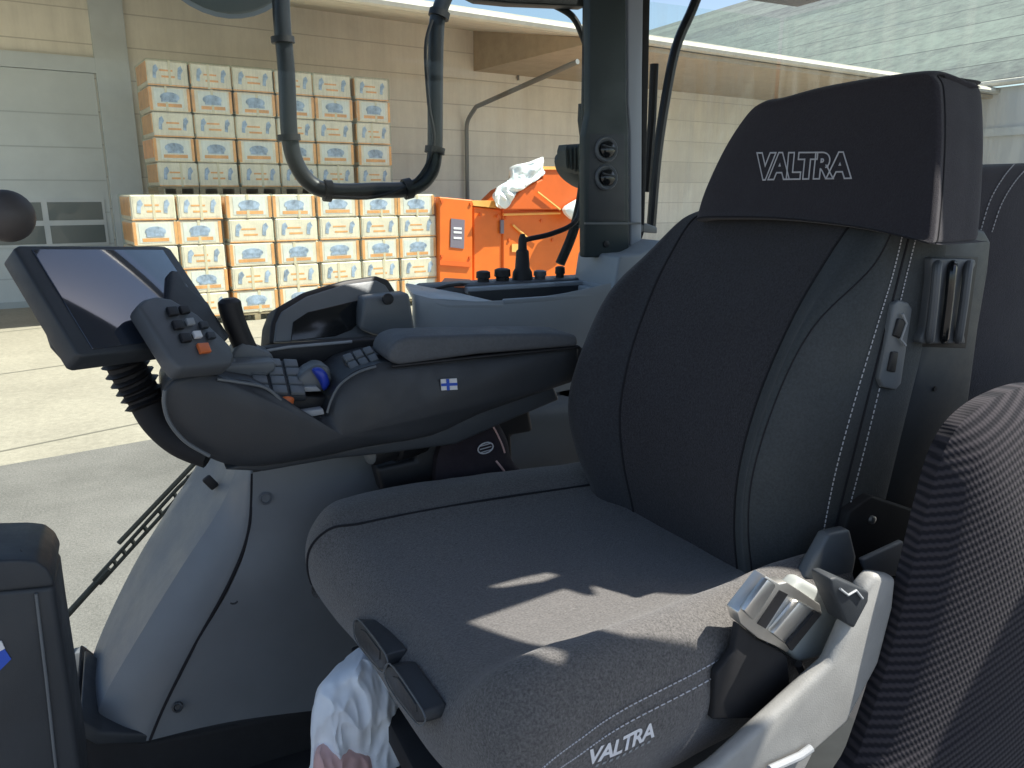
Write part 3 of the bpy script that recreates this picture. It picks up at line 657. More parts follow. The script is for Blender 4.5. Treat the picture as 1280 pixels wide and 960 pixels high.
# ------------------------------------------------------------------ armrest console
ac = thing('armrest_console', V(-.4, .35, .1), 'dark grey armrest console with keypads and a small blue and white flag decal', 'armrest console')
body = [(204, 497), (206, 484), (216, 474), (255, 466), (290, 474), (318, 478), (343, 490), (362, 513), (385, 520), (406, 520), (413, 500), (424, 480), (445, 464), (470, 456), (488, 453), (600, 446), (724, 432), (728, 470), (668, 494), (600, 518), (540, 545), (455, 560), (400, 572), (330, 583), (290, 582), (262, 573), (235, 558), (214, 535), (206, 515)]
bod = Y(body, .27)
bm = prism(bod, (0, .16, 0), .014, 4)
link('body', bm, 'plastic_console', ac)
# swelling front skin over the big rounded nose
link('front_skin', pillow(closed([p + Vector((0, .004, 0)) for p in bod], 3), (0, -1, 0), .020, .004, rings=10, power=.7, c=ony(425, 541, .27)), 'plastic_console', ac)
link('nose_trim', tube(curve(Y([(206, 488), (205, 505), (212, 528), (232, 552), (262, 570)], .258), 5), .003), 'plastic_grey', ac)
link('rim_trim', tube(curve(Y([(272, 474), (300, 478), (330, 484), (348, 497), (362, 514)], .262), 5), .0025), 'plastic_grey', ac)
link('rim_trim', tube(curve(Y([(409, 516), (414, 500), (425, 481), (446, 466), (470, 458)], .260), 5), .0022), 'plastic_grey', ac)
link('underside', prism(Y([(300, 580), (455, 556), (545, 540), (600, 512), (690, 478), (700, 500), (640, 525), (570, 556), (480, 568), (420, 574), (330, 590), (280, 588)], .285), (0, .12, 0), .006), 'plastic_dark', ac)
link('floor_tray', prism(Y([(300, 492), (412, 496), (412, 540), (330, 540)], .30), (0, .13, 0), .004), 'black', ac)
link('cushion_pad', prism(Y([(486, 452), (486, 440), (494, 427), (510, 421), (600, 418), (690, 417), (722, 419), (724, 433), (600, 443), (500, 457)], .252), (0, .10, 0), .018, 5), 'pad_cloth', ac)
link('pad_seam', tube(Y([(490, 458), (600, 446), (724, 434)], .256), .003), 'black', ac)
# far wall and dark rail
link('far_rail', prism(Y([(300, 440), (340, 434), (420, 427), (488, 422), (488, 455), (300, 470)], .43), (0, .03, 0), .004), 'black', ac)
link('rail_trim', tube(Y([(318, 441), (360, 434), (440, 427)], .428), .0028), 'plastic_light', ac)
link('front_deck', prism(Y([(210, 478), (222, 462), (280, 455), (345, 452), (345, 462), (320, 480), (255, 470)], .33), (0, .10, 0), .005), 'plastic_grey', ac)
# keypads
def keypad(c, w_, d_, nx, ny, tilt, name='keypad'):
    Rt = Matrix.Rotation(tilt, 3, 'Y') @ Matrix.Rotation(math.radians(25), 3, 'X')
    k_ = link(name, box(c, (w_, d_, .012), .003, rot=Rt), 'plastic_dark', ac)
    for i in range(nx):
        for j in range(ny):
            link('key', box(Vector(c) + Rt @ Vector(((i + .5) / nx * w_ - w_ / 2, (j + .5) / ny * d_ - d_ / 2, .008)), (w_ / nx * .82, d_ / ny * .82, .007), .002, rot=Rt), 'plastic_grey', k_)
keypad(ony(345, 475, .33), .085, .10, 3, 4, math.radians(8))
keypad(ony(455, 457, .31), .055, .07, 3, 3, math.radians(-14))
k_ = link('scroll_lever', prism(Y([(372, 472), (385, 462), (398, 455), (412, 458), (416, 476), (406, 488), (385, 492), (374, 486)], .31), (0, .05, 0), .007), 'plastic_grey', ac)
link('lever_cap', pillow(closed(Y([(390, 462), (399, 459), (408, 466), (412, 480), (405, 488), (399, 476)], .302), 3), (0, -1, .3), .01, .004), 'blue_knob', k_)
link('lever_plate', prism(Y([(374, 484), (396, 483), (402, 489), (376, 490)], .30), (0, .03, 0), .001), 'plastic_light', k_)
link('button', pillow(closed(Y([(349, 499), (356, 495), (367, 497), (366, 506), (356, 511), (350, 507)], .285), 3), (0, -1, .4), .008, .01), 'orange_button', ac)
link('rocker', prism(Y([(362, 517), (404, 511), (406, 518), (380, 523), (364, 523)], .262), (0, .02, 0), .002), 'plastic_light', ac)
# flag decal: white with a blue cross
fp = Y([(551, 474), (571, 473), (572, 487), (552, 488)], .2530)
fl = link('flag_decal', prism(fp, (0, .002, 0)), 'white_print', ac, smooth=False)
def fq(a, b_): return fp[3] + (fp[2] - fp[3]) * a + (fp[0] - fp[3]) * b_ + Vector((0, -.0008, 0))
bm = prism([fq(0, .38), fq(1, .38), fq(1, .62), fq(0, .62)], (0, .001, 0)); prism([fq(.32, 0), fq(.5, 0), fq(.5, 1), fq(.32, 1)], (0, -.0006, 0), bm=bm)
link('cross', bm, 'blue_print', fl, smooth=False)

# touch screen
sN = Vector((.5213, -.5414, .6597)); sU = Vector((-.3779, .5465, .7473)); sP = V(-.908, .303, .489)
def spx(u, v, o=0.): return onp(u, v, sP + sN * o, sN)
ts = thing('touch_screen', spx(150, 440, -.03), 'large black touch screen tilted on the front of the armrest console', 'screen')
link('housing', prism([spx(*q) for q in ((17, 310), (24, 306), (206, 307), (214, 311), (288, 420), (282, 425), (105, 446), (97, 443))], -sN * .035, .005), 'plastic_dark', ts)
link('display', prism([spx(*q, .002) for q in ((40, 311), (204, 312), (274, 417), (116, 436))], -sN * .004, .001), 'screen', ts)
link('clamp', prism([spx(*q, -.036) for q in ((60, 395), (78, 395), (112, 440), (90, 447), (70, 425))], -sN * .02, .004), 'plastic_dark', ts)
gp = curve([ony(150, 436, .38), ony(160, 462, .38), ony(178, 492, .38), ony(196, 525, .37), ony(225, 552, .35), ony(262, 568, .33)], 6)
link('arm', tube(gp, lambda t: .030 - .006 * t, seg=14), 'rubber', ts)
bm = bmesh.new()
for i in range(7):
    p = gp[2 + i * 2]; d = (gp[3 + i * 2] - p).normalized(); lathe(p, d, [(-.005, .028), (0, .036), (.005, .028)], bm, 16)
link('bellows', bm, 'black', ts)
# multi function control panel with buttons, in front of the screen
cpn = thing('control_panel', spx(240, 440, .03), 'grey control handle with dark buttons and one orange button overlapping the touch screen', 'control panel')
link('body', prism([spx(*q, .045) for q in ((172, 381), (180, 373), (196, 369), (214, 372), (248, 392), (288, 430), (295, 446), (290, 456), (226, 461), (214, 448))], -sN * .03, .007), 'plastic_trim', cpn)
link('back_shell', prism([spx(*q, .012) for q in ((214, 336), (226, 338), (234, 356), (262, 378), (285, 425), (240, 440), (210, 380))], -sN * .03, .006), 'plastic_dark', cpn)
for q, s_, m_ in (((214, 391), 9, 'black'), ((229, 389), 8, 'black'), ((221, 408), 9, 'black'), ((236, 404), 7, 'plastic_light'), ((230, 424), 9, 'black'), ((245, 420), 7, 'white_plastic'), ((253, 408), 7, 'plastic_dark'), ((262, 421), 7, 'plastic_dark'), ((253, 437), 10, 'orange_button')):
    pts = [spx(q[0] + a, q[1] + b_, .046) for a, b_ in ((-s_ * .9, -s_ * .55), (s_ * .5, -s_ * .65), (s_ * .95, s_ * .5), (-s_ * .4, s_ * .65))]
    link('button', prism(pts, sN * .006, .0015), m_, cpn)
link('neck', tube(curve([ony(268, 440, .36), ony(280, 460, .36), ony(290, 476, .36)], 4), lambda t: .020 + .008 * t, seg=14), 'plastic_trim', cpn)
js = thing('joystick', ony(315, 440, .40), 'short black joystick standing behind the control panel', 'joystick')
link('grip', tube(curve([ony(286, 373, .40), ony(289, 390, .40), ony(297, 413, .40), ony(308, 438, .40)], 6), lambda t: .019 if t > .12 else .012 + .06 * t, seg=14), 'black', js)
link('boot', prism(Y([(290, 440), (303, 427), (320, 434), (340, 442), (345, 456), (285, 462)], .38), (0, .06, 0), .006), 'plastic_grey', js)

# ------------------------------------------------------------------ dashboard side box, lever knob, wiper
db = thing('dash_box', ony(30, 900, .10), 'dark grey box shaped console with a flat lid at the left edge', 'console')
link('body', prism(Y([(-120, 748), (68, 733), (76, 790), (90, 880), (104, 985), (112, 1090), (-120, 1090)], .10), (0, .12, 0), .008), 'plastic_dark', db)
link('lid', prism(Y([(-120, 706), (24, 700), (46, 702), (60, 712), (67, 726), (67, 733), (-120, 752)], .095), (0, .13, 0), .008, 4), 'plastic_dark', db)
link('groove', tube(Y([(45, 742), (58, 850), (72, 980)], .097), .002), 'plastic_grey', db)
link('recess', tube(onz_ := [onz(u, v, ony(24, 700, .1).z + .001) for u, v in ((-10, 676), (18, 676), (27, 690))], .0015), 'black', db)
link('sticker', prism(Y([(-30, 800), (2, 806), (14, 824), (0, 838), (-30, 838)], .0985), (0, .003, 0)), 'blue_print', db, smooth=False)
link('sticker_edge', prism(Y([(-30, 796), (2, 802), (6, 811), (0, 814), (-30, 808)], .0975), (0, .002, 0)), 'white_print', db, smooth=False)
kb = thing('knob_lever', ony(-60, 700, .22), 'hand lever with a round grey brown ball knob at the left edge', 'lever')
pk = ony(8, 270, .22)
bm = bmesh.new(); bmesh.ops.create_uvsphere(bm, u_segments=28, v_segments=18, radius=.033, matrix=Matrix.Translation(pk)); link('ball_knob', bm, 'wood_knob', kb)
link('stem', tube(curve([pk, ony(-30, 300, .22), ony(-70, 400, .22), ony(-80, 680, .22)], 5), .012), 'black', kb)
wp_ = thing('window_wiper', ony(75, 780, .97), 'thin black slotted wiper arm running diagonally across the lower door window', 'wiper')
a0, a1 = ony(72, 782, .97), ony(262, 572, .97)
pe = (a1 - a0).cross(Vector((0, 1, 0))).normalized() * .011
def al(t, s_=0): return a0.lerp(a1, t) + pe * s_
link('arm', tube([al(0), al(.33)], .008), 'black', wp_)
bm = tube([al(.25, .7), al(.8, .7), al(1)], .0048); tube([al(.25, -.7), al(.8, -.7), al(1)], .0048, bm)
for t_ in (.27, .36, .42, .48, .56, .66, .76, .86): tube([al(t_, -.9), al(t_ + .015, .9)], .005, bm)
link('blade', bm, 'black', wp_)
link('rubber_edge', tube([al(.45, 2.2), al(1, 1.6)], .006), 'rubber', wp_)
link('hinge', box(ony(103, 835, .9), (.03, .03, .1), .006), 'plastic_grey', cab)

# ------------------------------------------------------------------ mirror on its bent tube
mb = thing('mirror_bracket', ony(450, 240, 1.15), 'black bent tube bracket with collars and a round mirror outside the window', 'mirror')
tp_ = [ony(u, v, 1.15) for u, v in ((350, -60), (352, 20), (358, 90), (362, 170), (372, 208), (392, 232), (420, 239), (470, 238), (512, 236), (534, 222), (543, 195), (544, 120), (545, 50), (549, 15), (566, -20), (600, -50))]
link('tube', tube(curve(tp_, 6), .0215, seg=14), 'black_tube', mb)
bm = bmesh.new()
for u0, v0, u1, v1 in ((353, 46, 354, 54), (361, 168, 362, 176), (405, 238, 414, 239), (505, 237, 514, 235), (543, 192, 544, 184), (548, 22, 550, 14)):
    tube([ony(u0, v0, 1.15), ony(u1, v1, 1.15)], .029, bm, 14)
link('collar', bm, 'black', mb)
link('wire', tube(curve([ony(540, 25, 1.13), ony(532, 60, 1.13), ony(536, 130, 1.13), ony(542, 180, 1.13), ony(520, 225, 1.13), ony(470, 246, 1.13), ony(415, 246, 1.13)], 5), .005), 'black', mb)
cm = ony(280, -94, 1.2)
link('round_mirror', lathe(cm, (.15, -1, -.35), [(-.03, .06), (-.02, .185), (0, .205), (.012, .207), (.014, .198)], seg=40), 'plastic_light', mb)
link('mirror_glass', lathe(cm + Vector((0, -.004, 0)), (.15, -1, -.35), [(.012, .196), (.016, .19), (.03, .1), (.034, 0)], seg=40), 'pane_dark', mb)

# work lamp with cooling fins behind the pillar
wl = thing('work_lamp', ony(720, 215, 1.05), 'black ribbed work lamp hanging on the outside of the cab pillar', 'lamp')
link('housing', pillow(closed(Y([(706, 196), (716, 188), (738, 186), (738, 232), (722, 228), (709, 214)], 1.05), 3), (0, -1, 0), .03, .06), 'work_lamp', wl)
for i in range(6):
    u0 = 707 + i * 5
    link('cooling_fin', yprism([(u0, 188 - i), (u0 + 2.4, 180 - i * .3), (u0 + 3, 212 + i * 2), (u0 + 1, 208 + i * 2)], 1.0, .05, .001, 1), 'work_lamp', wl)
link('bracket', tube([ony(728, 130, 1.05), ony(727, 150, 1.05), ony(732, 190, 1.05)], .012), 'black', wl)

# ================================================================== DRIVER'S SEAT
ds = thing('driver_seat', V(-.2, 0, -.6), 'dark charcoal fabric driver seat with a headrest embroidered with a white outlined word', 'seat')
# cushion: rows back -> front, columns near side -> far side
cc = [(-.30, -.17), (-.345, -.13), (-.368, -.045), (-.352, .034), (-.300, .060), (-.225, .014), (0, -.006), (.18, .006), (.275, .034), (.345, .016), (.375, -.06), (.355, -.14)]
rows = [(.10, .86, 0, 1), (-.05, .9, 0, 1), (-.2, .97, 0, 1), (-.33, 1.0, 0, 1), (-.42, 1.0, -.002, 1), (-.475, 1.0, -.012, .9), (-.512, .98, -.050, .7), (-.512, .955, -.105, .45), (-.475, .92, -.15, .2)]
G = []
for x_, w_, du, k_ in rows:
    row = []
    for y_, u_ in cc:
        uu = u_ * k_ + du
        xx = x_ + (.035 * (abs(y_) / .36) ** 4 if x_ < -.4 else 0) - (.025 if x_ < -.4 and y_ > .1 else 0) - (.02 if x_ < -.4 and y_ > .2 else 0)
        row.append(V(xx, y_ * w_, uu))
    G.append(row)
CU = Surf(G)
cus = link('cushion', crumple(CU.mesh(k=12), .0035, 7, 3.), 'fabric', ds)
bm = CU.dashes([(5.3, 2.2), (4.4, 2.35), (3.0, 2.55), (2.0, 2.65), (1, 2.75)], n=70, off=.0015, flip=-1, r=.0009)
link('stitching', bm, 'thread', cus); bm = CU.dashes([(5.6, 1.6), (4.8, 2.05), (4.2, 2.18), (3.0, 2.35), (2.0, 2.45), (1, 2.55)], n=70, off=.0015, flip=-1, r=.0009)
link('stitching', bm, 'thread', cus)
bm = CU.line([(0.6, 7.35), (2, 7.35), (3.4, 7.35), (4.4, 7.4), (5.2, 7.6), (6.2, 7.8), (7, 7.8)], .0022, off=-.0008); 
link('seam', bm, 'seam', cus)
# word on the near front side of the cushion, small line under it
pA, pB, pC, pD = (738, 941), (822, 908), (824, 925), (738, 960)
TW = [ony(*q, -.371) for q in ((737, 957), (821, 924), (821, 906), (738, 938))]
def put(fr_, x_, y_, lift=0.):
    a = fr_[0].lerp(fr_[1], x_); b_ = fr_[3].lerp(fr_[2], x_); n_ = (fr_[1] - fr_[0]).cross(fr_[3] - fr_[0]).normalized(); return a.lerp(b_, y_) + n_ * lift
fr_ = TW
def snap(p, n):   # drop a point onto the cushion along n
    return p
dep = None
bvh = None
from mathutils.bvhtree import BVHTree
def bvh_of(o):
    me = o.data; off_ = root_loc(o); return BVHTree.FromPolygons([v.co + off_ for v in me.vertices], [p.vertices[:] for p in me.polygons])
bvC = bvh_of(cus)
def proj_on(bv, p, d, lift=.0012):
    h = bv.ray_cast(p - d * .3, d)
    return (h[0] - d * lift) if h[0] else p
def cush_word(a, b_): 
    return lambda x_, y_, z_: proj_on(bvC, put(TW, x_, a + (b_ - a) * y_), Vector((0, 1, 0)), .0012)
link('word', text_mesh('VALTRA', cush_word(.0, 1.), offset=.03, shear=.25), 'white_print', cus, smooth=False)
bm = bmesh.new()
for k in range(9):
    q = [(.08 + k * .1, -.30), (.13 + k * .1, -.30), (.145 + k * .1, -.14), (.095 + k * .1, -.14)]
    bm.faces.new([bm.verts.new(proj_on(bvC, put(TW, *c_), Vector((0, 1, 0)))) for c_ in q])
link('print_marks', bm, 'plastic_light', cus, smooth=False)

# backrest: rows bottom -> top, columns far back -> near back
RB = [(-.10, .04, -.02, .19, .10), (0, .015, -.03, .205, .09), (.09, .0, -.055, .236, .105), (.18, .003, -.062, .25, .125), (.28, .03, -.03, .252, .138), (.38, .078, .02, .24, .15), (.45, .125, .095, .225, .16), (.51, .175, .16, .205, .165), (.53, .215, .20, .18, .150)]
G = []
for u_, cx, bx, H, sfar in RB:
    st = .075 + .20 * max(u_, 0); sbk = .20 + .17 * max(u_, 0)
    G.append([V(bx + .20, .15, u_), V(bx + .10, H + .004, u_), V(bx + .025, H * .99, u_), V(bx + .002, (H + sfar) / 2 + .01, u_), V(cx - .012, sfar, u_), V(cx, (sfar - .185) / 2, u_), V(cx - .010, -.178, u_), V((bx + .012 + cx) / 2, -.218, u_), V(min(st, bx + .09) if u_ < .4 else st - .015, -.248, u_), V(st + .02, -.254, u_), V(sbk, -.252, u_), V(sbk + .05, -.22, u_)])
BK = Surf(G); NB = BK.ni - 1
bc = link('backrest', BK.mesh(j0=4, j1=6, k=10), 'fabric_back_shaded', ds)
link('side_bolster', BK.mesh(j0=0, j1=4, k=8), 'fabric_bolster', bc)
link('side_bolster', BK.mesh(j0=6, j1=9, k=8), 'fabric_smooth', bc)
link('side_cover', BK.mesh(j0=9, j1=11, k=8), 'fabric_smooth', bc)
bm = BK.line([(i, 4) for i in range(NB + 1)], .0022, 60); BK.line([(i, 6) for i in range(NB + 1)], .0022, 60, bm=bm)
BK.line([(1, 7.0), (3, 7.05), (5, 7.2), (7, 8.2)], .0012, 50, bm=bm); BK.line([(i, 9.0) for i in range(NB + 1)], .002, 60, bm=bm)
link('seam', bm, 'seam', bc)
bm = BK.dashes([(i, 8.72) for i in range(1, NB + 1)], n=90, off=.0015, flip=1, r=.0009); BK.dashes([(i, 9.18) for i in range(1, NB + 1)], n=90, off=.0015, flip=1, bm=bm, r=.0009)
BK.dashes([(i, 8.72) for i in range(1, NB + 1)], n=90, off=-.0015, flip=1, r=.0009, bm=bm); BK.dashes([(i, 9.18) for i in range(1, NB + 1)], n=90, off=-.0015, flip=1, bm=bm, r=.0009)
link('stitching', bm, 'thread', bc)

# headrest
xb_, xt_ = .138, .215
def hx(u, v): t_ = (272 + (u - 870) * .1 - v) / 190; return onx(u, v, xb_ + (xt_ - xb_) * max(0, min(1, t_)))
front = [[(868, 276), (885, 273), (950, 273), (1010, 277), (1080, 286), (1145, 300), (1160, 304)],
         [(869, 268), (884, 262), (950, 262), (1010, 266), (1080, 275), (1147, 290), (1163, 296)],
         [(880, 235), (893, 230), (950, 226), (1010, 224), (1080, 225), (1152, 228), (1169, 232)],
         [(904, 185), (915, 180), (960, 174), (1015, 170), (1080, 166), (1155, 162), (1172, 164)],
         [(930, 145), (940, 141), (970, 137), (1020, 127), (1080, 117), (1153, 108), (1170, 110)],
         [(948, 130), (956, 127), (975, 124), (1020, 112), (1080, 101), (1148, 92), (1163, 94)]]
G = []
for i, row in enumerate(front):
    r_ = [hx(*q) for q in row]
    dep_ = .13
    a = r_[0] + Vector((.05, .004, 0)); b_ = r_[-1] + Vector((.02, .002, 0)); n1 = r_[-1] + Vector((.07, .008, .0)); n2 = r_[-1] + Vector((.125, .02, .0)); n3 = r_[-1] + Vector((.145, .06, -.005))
    for k, p in enumerate(r_[1:-1]): pass
    G.append([r_[0] + Vector((.13, -.03, 0)), a, r_[0] + Vector((.008, 0, 0))] + r_[1:-1] + [r_[-1] + Vector((.004, 0, 0)), b_, n1, n2, n3])
last = G[-1]; G.append([p + Vector((.03 if j < 9 else .012, 0, .004 if j < 9 else 0)) for j, p in enumerate(last)]); xm = last[-1].x - .004; G.append([Vector((min(p.x + .10, xm), p.y, p.z - .010)) if j < 9 else Vector((min(p.x, xm - .02), p.y + .02, p.z - .012)) for j, p in enumerate(last)]) 
G.insert(0, [p + Vector((.03, 0, -.003)) for p in G[0]])
HR = Surf(G)
hd = link('headrest', HR.mesh(k=8), 'fabric_head', ds)
bm = HR.dashes([(i, 9.0) for i in range(1, HR.ni - 1)], n=70, off=.001, r=.0005); link('stitching', bm, 'fabric_smooth', hd)
bm = HR.line([(i, 8.9) for i in range(1, HR.ni - 1)], .0016, 60); HR.line([(1.3, j) for j in range(2, 9)], .0012, 50, bm=bm); link('seam', bm, 'seam', hd)
bvH = bvh_of(hd)
HW = [hx(*q) for q in ((946, 226), (1066, 224), (1066, 189), (946, 190))]
link('word', text_mesh('VALTRA', lambda x_, y_, z_: proj_on(bvH, put(HW, x_, y_), Vector((1, 0, 0)), .0012 + z_ * .03), outline=.024, offset=.06, shear=.12), 'thread', hd)

# upper shell of the backrest, its recessed plate, handle and switch
sh = link('back_shell', prism(Y([(1166, 240), (1176, 222), (1200, 211), (1300, 203), (1370, 260), (1370, 560), (1290, 700), (1180, 690), (1150, 640), (1130, 620), (1152, 480), (1160, 330)], -.235), (0, .42, 0), .02, 4), 'fabric_head', ds)
bm = bmesh.new()
def dash_line(P, bm, n, r=.0009):
    P = [Vector(p) for p in P]
    for k in range(n):
        tube([spl(P, (len(P) - 1) * k / n), spl(P, (len(P) - 1) * (k + .65) / n)], r, bm, 5)
dash_line(Y([(1226, 288), (1238, 250), (1254, 222), (1268, 205)], -.2365), bm, 22); dash_line(Y([(1240, 290), (1252, 255), (1268, 228), (1284, 210)], -.2365), bm, 22)
link('stitching', bm, 'thread', sh)
pl_ = link('side_plate', prism(Y([(1160, 300), (1163, 287), (1216, 283), (1232, 288), (1240, 302), (1236, 340), (1224, 410), (1212, 500), (1196, 560), (1168, 640), (1150, 668), (1112, 655), (1096, 640), (1110, 590), (1130, 520), (1146, 460), (1156, 380)], -.252), (0, .03, 0), .006, 3), 'plastic_dark', ds)
link('recess', prism(Y([(1163, 318), (1224, 320), (1208, 436), (1150, 434)], -.2525), (0, .02, 0), .002), 'black', pl_)
hb = link('handle', prism(Y([(1166, 322), (1220, 324), (1221, 330), (1214, 345), (1206, 415), (1208, 430), (1152, 430), (1151, 424), (1158, 410), (1166, 345)], -.268), (0, .02, 0), .005, 3), 'plastic_trim', pl_)
for ua, ub in ((1172, 1163), (1191, 1181), (1211, 1199)):
    link('grip_rib', tube(curve([ony(ua, 330, -.268), ony(ua - 1, 338, -.274), ony((ua + ub) / 2, 378, -.276), ony(ub, 418, -.274), ony(ub - 1, 425, -.268)], 5), .0062, seg=10), 'plastic_trim' if ua != 1191 else 'black_gloss', hb)
for u_, v_ in ((1170, 301), (1200, 299)): link('rivet', lathe(ony(u_, v_, -.253), (0, -1, 0), [(0, .004), (.002, .004), (.002, 0)], seg=10), 'black', pl_)
link('rivet', lathe(ony(1168, 486, -.253), (0, -1, 0), [(0, .004), (.002, .004), (.002, 0)], seg=10), 'black', pl_)
sw = link('switch_plate', prism(Y([(1118, 380), (1124, 375), (1136, 378), (1141, 386), (1127, 480), (1120, 488), (1104, 484), (1100, 474)], -.262), (0, .02, 0), .003), 'plastic_grey', ds)
for poly in ([(1124, 398), (1134, 400), (1128, 424), (1118, 420)], [(1116, 440), (1124, 440), (1120, 466), (1111, 464)]): link('rocker', prism(Y(poly, -.266), (0, .01, 0), .002), 'black', sw)
link('rocker_mark', tube(Y([(1128, 392), (1133, 404), (1126, 424), (1132, 432)], -.266), .0018), 'plastic_light', sw)

# seat base under the cushion: frame, gaiter, front levers
link('seat_pan', prism([V(.08, -.30, -.10), V(-.44, -.31, -.10), V(-.47, -.2, -.10), V(-.47, .3, -.10), V(.08, .30, -.10)], (0, 0, -.09), .015), 'plastic_dark', ds)
ga = bmesh.new()
for k in range(9):
    g_ = .02 if k % 2 else 0
    box((-.245, .0, ZS - .23 - k * .045), (.50 - g_ * 2, .44 - g_ * 2, .044), .008, ga)
link('gaiter', ga, 'rubber', ds)
def XP(pts, x_): return [onx(u, v, x_) for u, v in pts]
ft = link('front_trim', prism(XP([(441, 754), (449, 752), (464, 768), (497, 826), (534, 888), (556, 934), (550, 942), (526, 905), (488, 845), (455, 795), (441, 772)], -.505), (.03, 0, 0), .003), 'plastic_grey', ds)
for a in ([(443, 775), (452, 778), (482, 818), (482, 836), (474, 838), (448, 806), (442, 790)], [(482, 832), (492, 834), (528, 888), (530, 904), (520, 904), (492, 868), (481, 846)]):
    lv = link('lever', prism(XP(a, -.524), (.03, 0, 0), .004), 'plastic_dark', ds)
    link('lever_edge', tube(closed(XP(a, -.5245), 3) + [onx(*a[0], -.5245)], .0010), 'plastic_grey', lv)
    c_ = sum((Vector(q + (0,)) for q in a), Vector()) / len(a)
    link('lever_inset', prism(XP([(c_.x + (q[0] - c_.x) * .62, c_.y + (q[1] - c_.y) * .62) for q in a], -.526), (.005, 0, 0), .001), 'plastic_console', lv)
# parts under the armrest, right side of the seat
bm = lathe(ony(462, 566, .36), Vector((1, .35, .02)), [(0, .022), (.008, .026), (.05, .026), (.055, .032), (.12, .032), (.125, .026), (.25, .026)], seg=18)
link('adjuster', bm, 'black', ds)
link('adjuster_cap', lathe(ony(461, 567, .36), Vector((1, .35, .02)), [(-.006, .012), (0, .021), (.004, .021)], seg=18), 'plastic_grey', ds)
link('armrest_mount', prism(Y([(520, 545), (640, 505), (660, 495), (668, 540), (640, 545), (645, 620), (480, 620), (470, 585), (520, 575)], .38), (0, .05, 0), .01), 'black', ds)
pts = closed(Y([(560, 540), (590, 514), (612, 516), (632, 545), (640, 575), (662, 600), (668, 625), (560, 625), (545, 585)], .36), 4)
pc = tag(link('cloth_pouch', pillow(pts, (0, -1, .1), .025, .02), 'cloth_dark'), 'small black cloth pouch with pale piping and an oval emblem under the armrest', 'pouch')
bm = tube(curve(Y([(596, 516), (614, 530), (626, 552), (631, 566)], .335), 5), .0018); tube(curve(Y([(572, 545), (584, 528), (594, 516)], .335), 5), .0012, bm); tube(curve(Y([(620, 576), (632, 592), (640, 612)], .335), 5), .0022, bm)
link('piping', bm, 'bag_print', pc)
bm = bmesh.new(); ce = Vector((607, 560, 0))
ell = [(607 + 9 * math.cos(a) + 3 * math.sin(a), 560 - 7 * math.sin(a)) for a in [k * math.pi / 8 for k in range(17)]]
tube(Y(ell, .332), .0014, bm); 
for o_ in (-4, 0, 4): tube(Y([(600, 562 + o_), (614, 558 + o_)], .332), .0010, bm)
link('emblem', bm, 'thread', pc)

# ------------------------------------------------------------------ seat belt buckle and seat side rail
sbk = thing('belt_buckle', V(-.06, -.36, -.14), 'metal seat belt latch in a pale grey cover beside the driver seat', 'seat belt buckle')
cov = [(976, 762), (988, 738), (1004, 724), (1032, 740), (1056, 768), (1063, 795), (1060, 815), (1000, 830), (985, 815), (975, 790)]
link('cover', prism(Y(cov, -.362), (0, .025, 0), .008, 4), 'buckle_cover', sbk)
def bx_(pts, y_, dy, b_=.002): return prism(Y(pts, y_), (0, dy, 0), b_, 2)
link('latch_plate', bx_([(922, 766), (958, 720), (974, 730), (984, 728), (1000, 738), (1026, 756), (1028, 768), (984, 816), (970, 808), (948, 798), (926, 780)], -.372, .02), 'chrome', sbk)
link('latch_bar', bx_([(930, 764), (960, 724), (972, 732), (943, 777)], -.381, .010, .003), 'chrome', sbk)
link('latch_slot', bx_([(947, 780), (975, 738), (985, 743), (957, 786)], -.3735, .004, .0), 'black', sbk)
link('latch_bar', bx_([(966, 793), (1000, 752), (1022, 764), (986, 808)], -.383, .012, .004), 'chrome', sbk)
link('latch_slot', bx_([(984, 806), (1020, 764), (1027, 768), (990, 814)], -.3875, .004, .0), 'black', sbk)
link('webbing', prism(Y([(924, 780), (948, 800), (972, 812), (985, 822), (990, 870), (970, 898), (890, 900), (896, 842), (918, 815)], -.365), (0, .012, 0), .003), 'rubber', sbk)
link('strap_loop', tube(curve(Y([(998, 830), (1006, 850), (1000, 870), (992, 885)], -.372), 5), .005), 'black', sbk)
rl = thing('seat_rail', V(.05, -.42, -.25), 'sunlit grey plastic side rail with a small switch block beside the driver seat', 'side rail')
P = [onz(u, v, ZS - .06) for u, v in ()]
rail = Y([(860, 985), (900, 958), (985, 880), (1040, 830), (1082, 735), (1096, 718), (1122, 722), (1118, 760), (1100, 830), (1060, 905), (1020, 940), (990, 1000), (930, 1050), (860, 1050)], -.41)
link('rail', prism(rail, (0, .022, 0), .008, 3), 'sill_grey', rl)
link('slot', tube(Y([(962, 962), (1000, 945), (1014, 935)], -.418), .005), 'plastic_light', rl)
sb = link('switch_block', prism(Y([(1038, 724), (1046, 722), (1087, 740), (1086, 752), (1068, 786), (1058, 780), (1040, 738)], -.414), (0, .03, 0), .003), 'plastic_dark', rl)
link('switch_icon', tube(Y([(1050, 736), (1060, 744), (1070, 738), (1078, 748)], -.4155), .0016), 'plastic_light', sb)
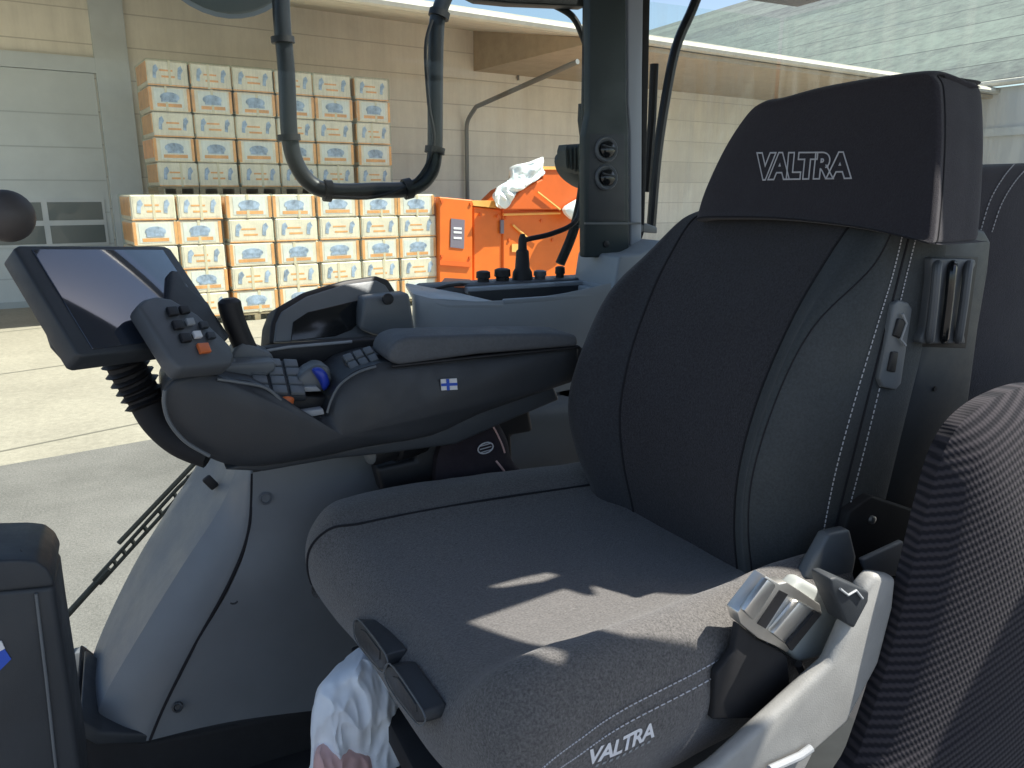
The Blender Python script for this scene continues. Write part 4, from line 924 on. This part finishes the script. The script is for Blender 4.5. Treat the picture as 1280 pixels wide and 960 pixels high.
link('upper_shelf', prism(Y([(1004, 726), (1036, 668), (1064, 662), (1072, 696), (1064, 737)], -.30), (0, .02, 0), .006), 'plastic_grey', rl)
link('cavity_shade', prism(Y([(1062, 640), (1090, 620), (1150, 640), (1150, 730), (1060, 730), (1050, 690)], -.27), (0, .03, 0), .004), 'rubber', rl)  # matte dark plate painting the shade inside the cavity beside the seat
link('bracket', prism(Y([(1078, 700), (1130, 676), (1134, 720), (1100, 722), (1084, 716)], -.285), (0, .01, 0), .004), 'plastic_light', rl)
link('bolt', lathe(ony(1089, 649, -.273), (0, -1, 0), [(0, .006), (.004, .006), (.006, .003)], seg=12), 'chrome', rl)

# ------------------------------------------------------------------ passenger seat
ps = thing('passenger_seat', V(.15, -.55, -.6), 'passenger seat back in dark ribbed cloth at the right edge', 'seat')
out = closed(Y([(u_ + 14, v_ + 4) for u_, v_ in [(1030, 1010), (1058, 940), (1085, 860), (1108, 780), (1130, 690), (1150, 610), (1166, 560), (1190, 522), (1230, 493), (1285, 476), (1370, 474), (1470, 500), (1520, 620), (1520, 900), (1480, 1150), (1250, 1200), (1060, 1150)]], -.42), 5)
link('backrest', pillow(out, (-.1, -1, .05), .07, .02, rings=14), 'ribbed', ps)
link('base', box((.18, -.50, ZS - .46), (.4, .3, .28), .02), 'plastic_dark', ps)

# ------------------------------------------------------------------ pale bag on the floor before the seat
bgx = thing('plastic_bag', ony(430, 1000, .02), 'crumpled pale blue plastic bag with a pinkish print in front of the seat', 'bag')
o1 = closed(Y([(455, 818), (478, 830), (500, 862), (505, 900), (500, 985), (395, 985), (389, 930), (391, 890), (402, 852), (430, 832)], .04), 4)
link('upper_bag', folds(pillow(closed(o1, 3), (-.4, -1, .3), .05, .06, rings=40), .009, 26, 9), 'bag', bgx)
o2 = closed(Y([(392, 935), (420, 926), (450, 930), (470, 950), (480, 1000), (480, 1090), (388, 1090), (388, 1000)], .015), 4)
link('lower_bag', folds(pillow(closed(o2, 3), (-.4, -1, .3), .04, .06, rings=36), .008, 28, 9, 4), 'bag_print', bgx)
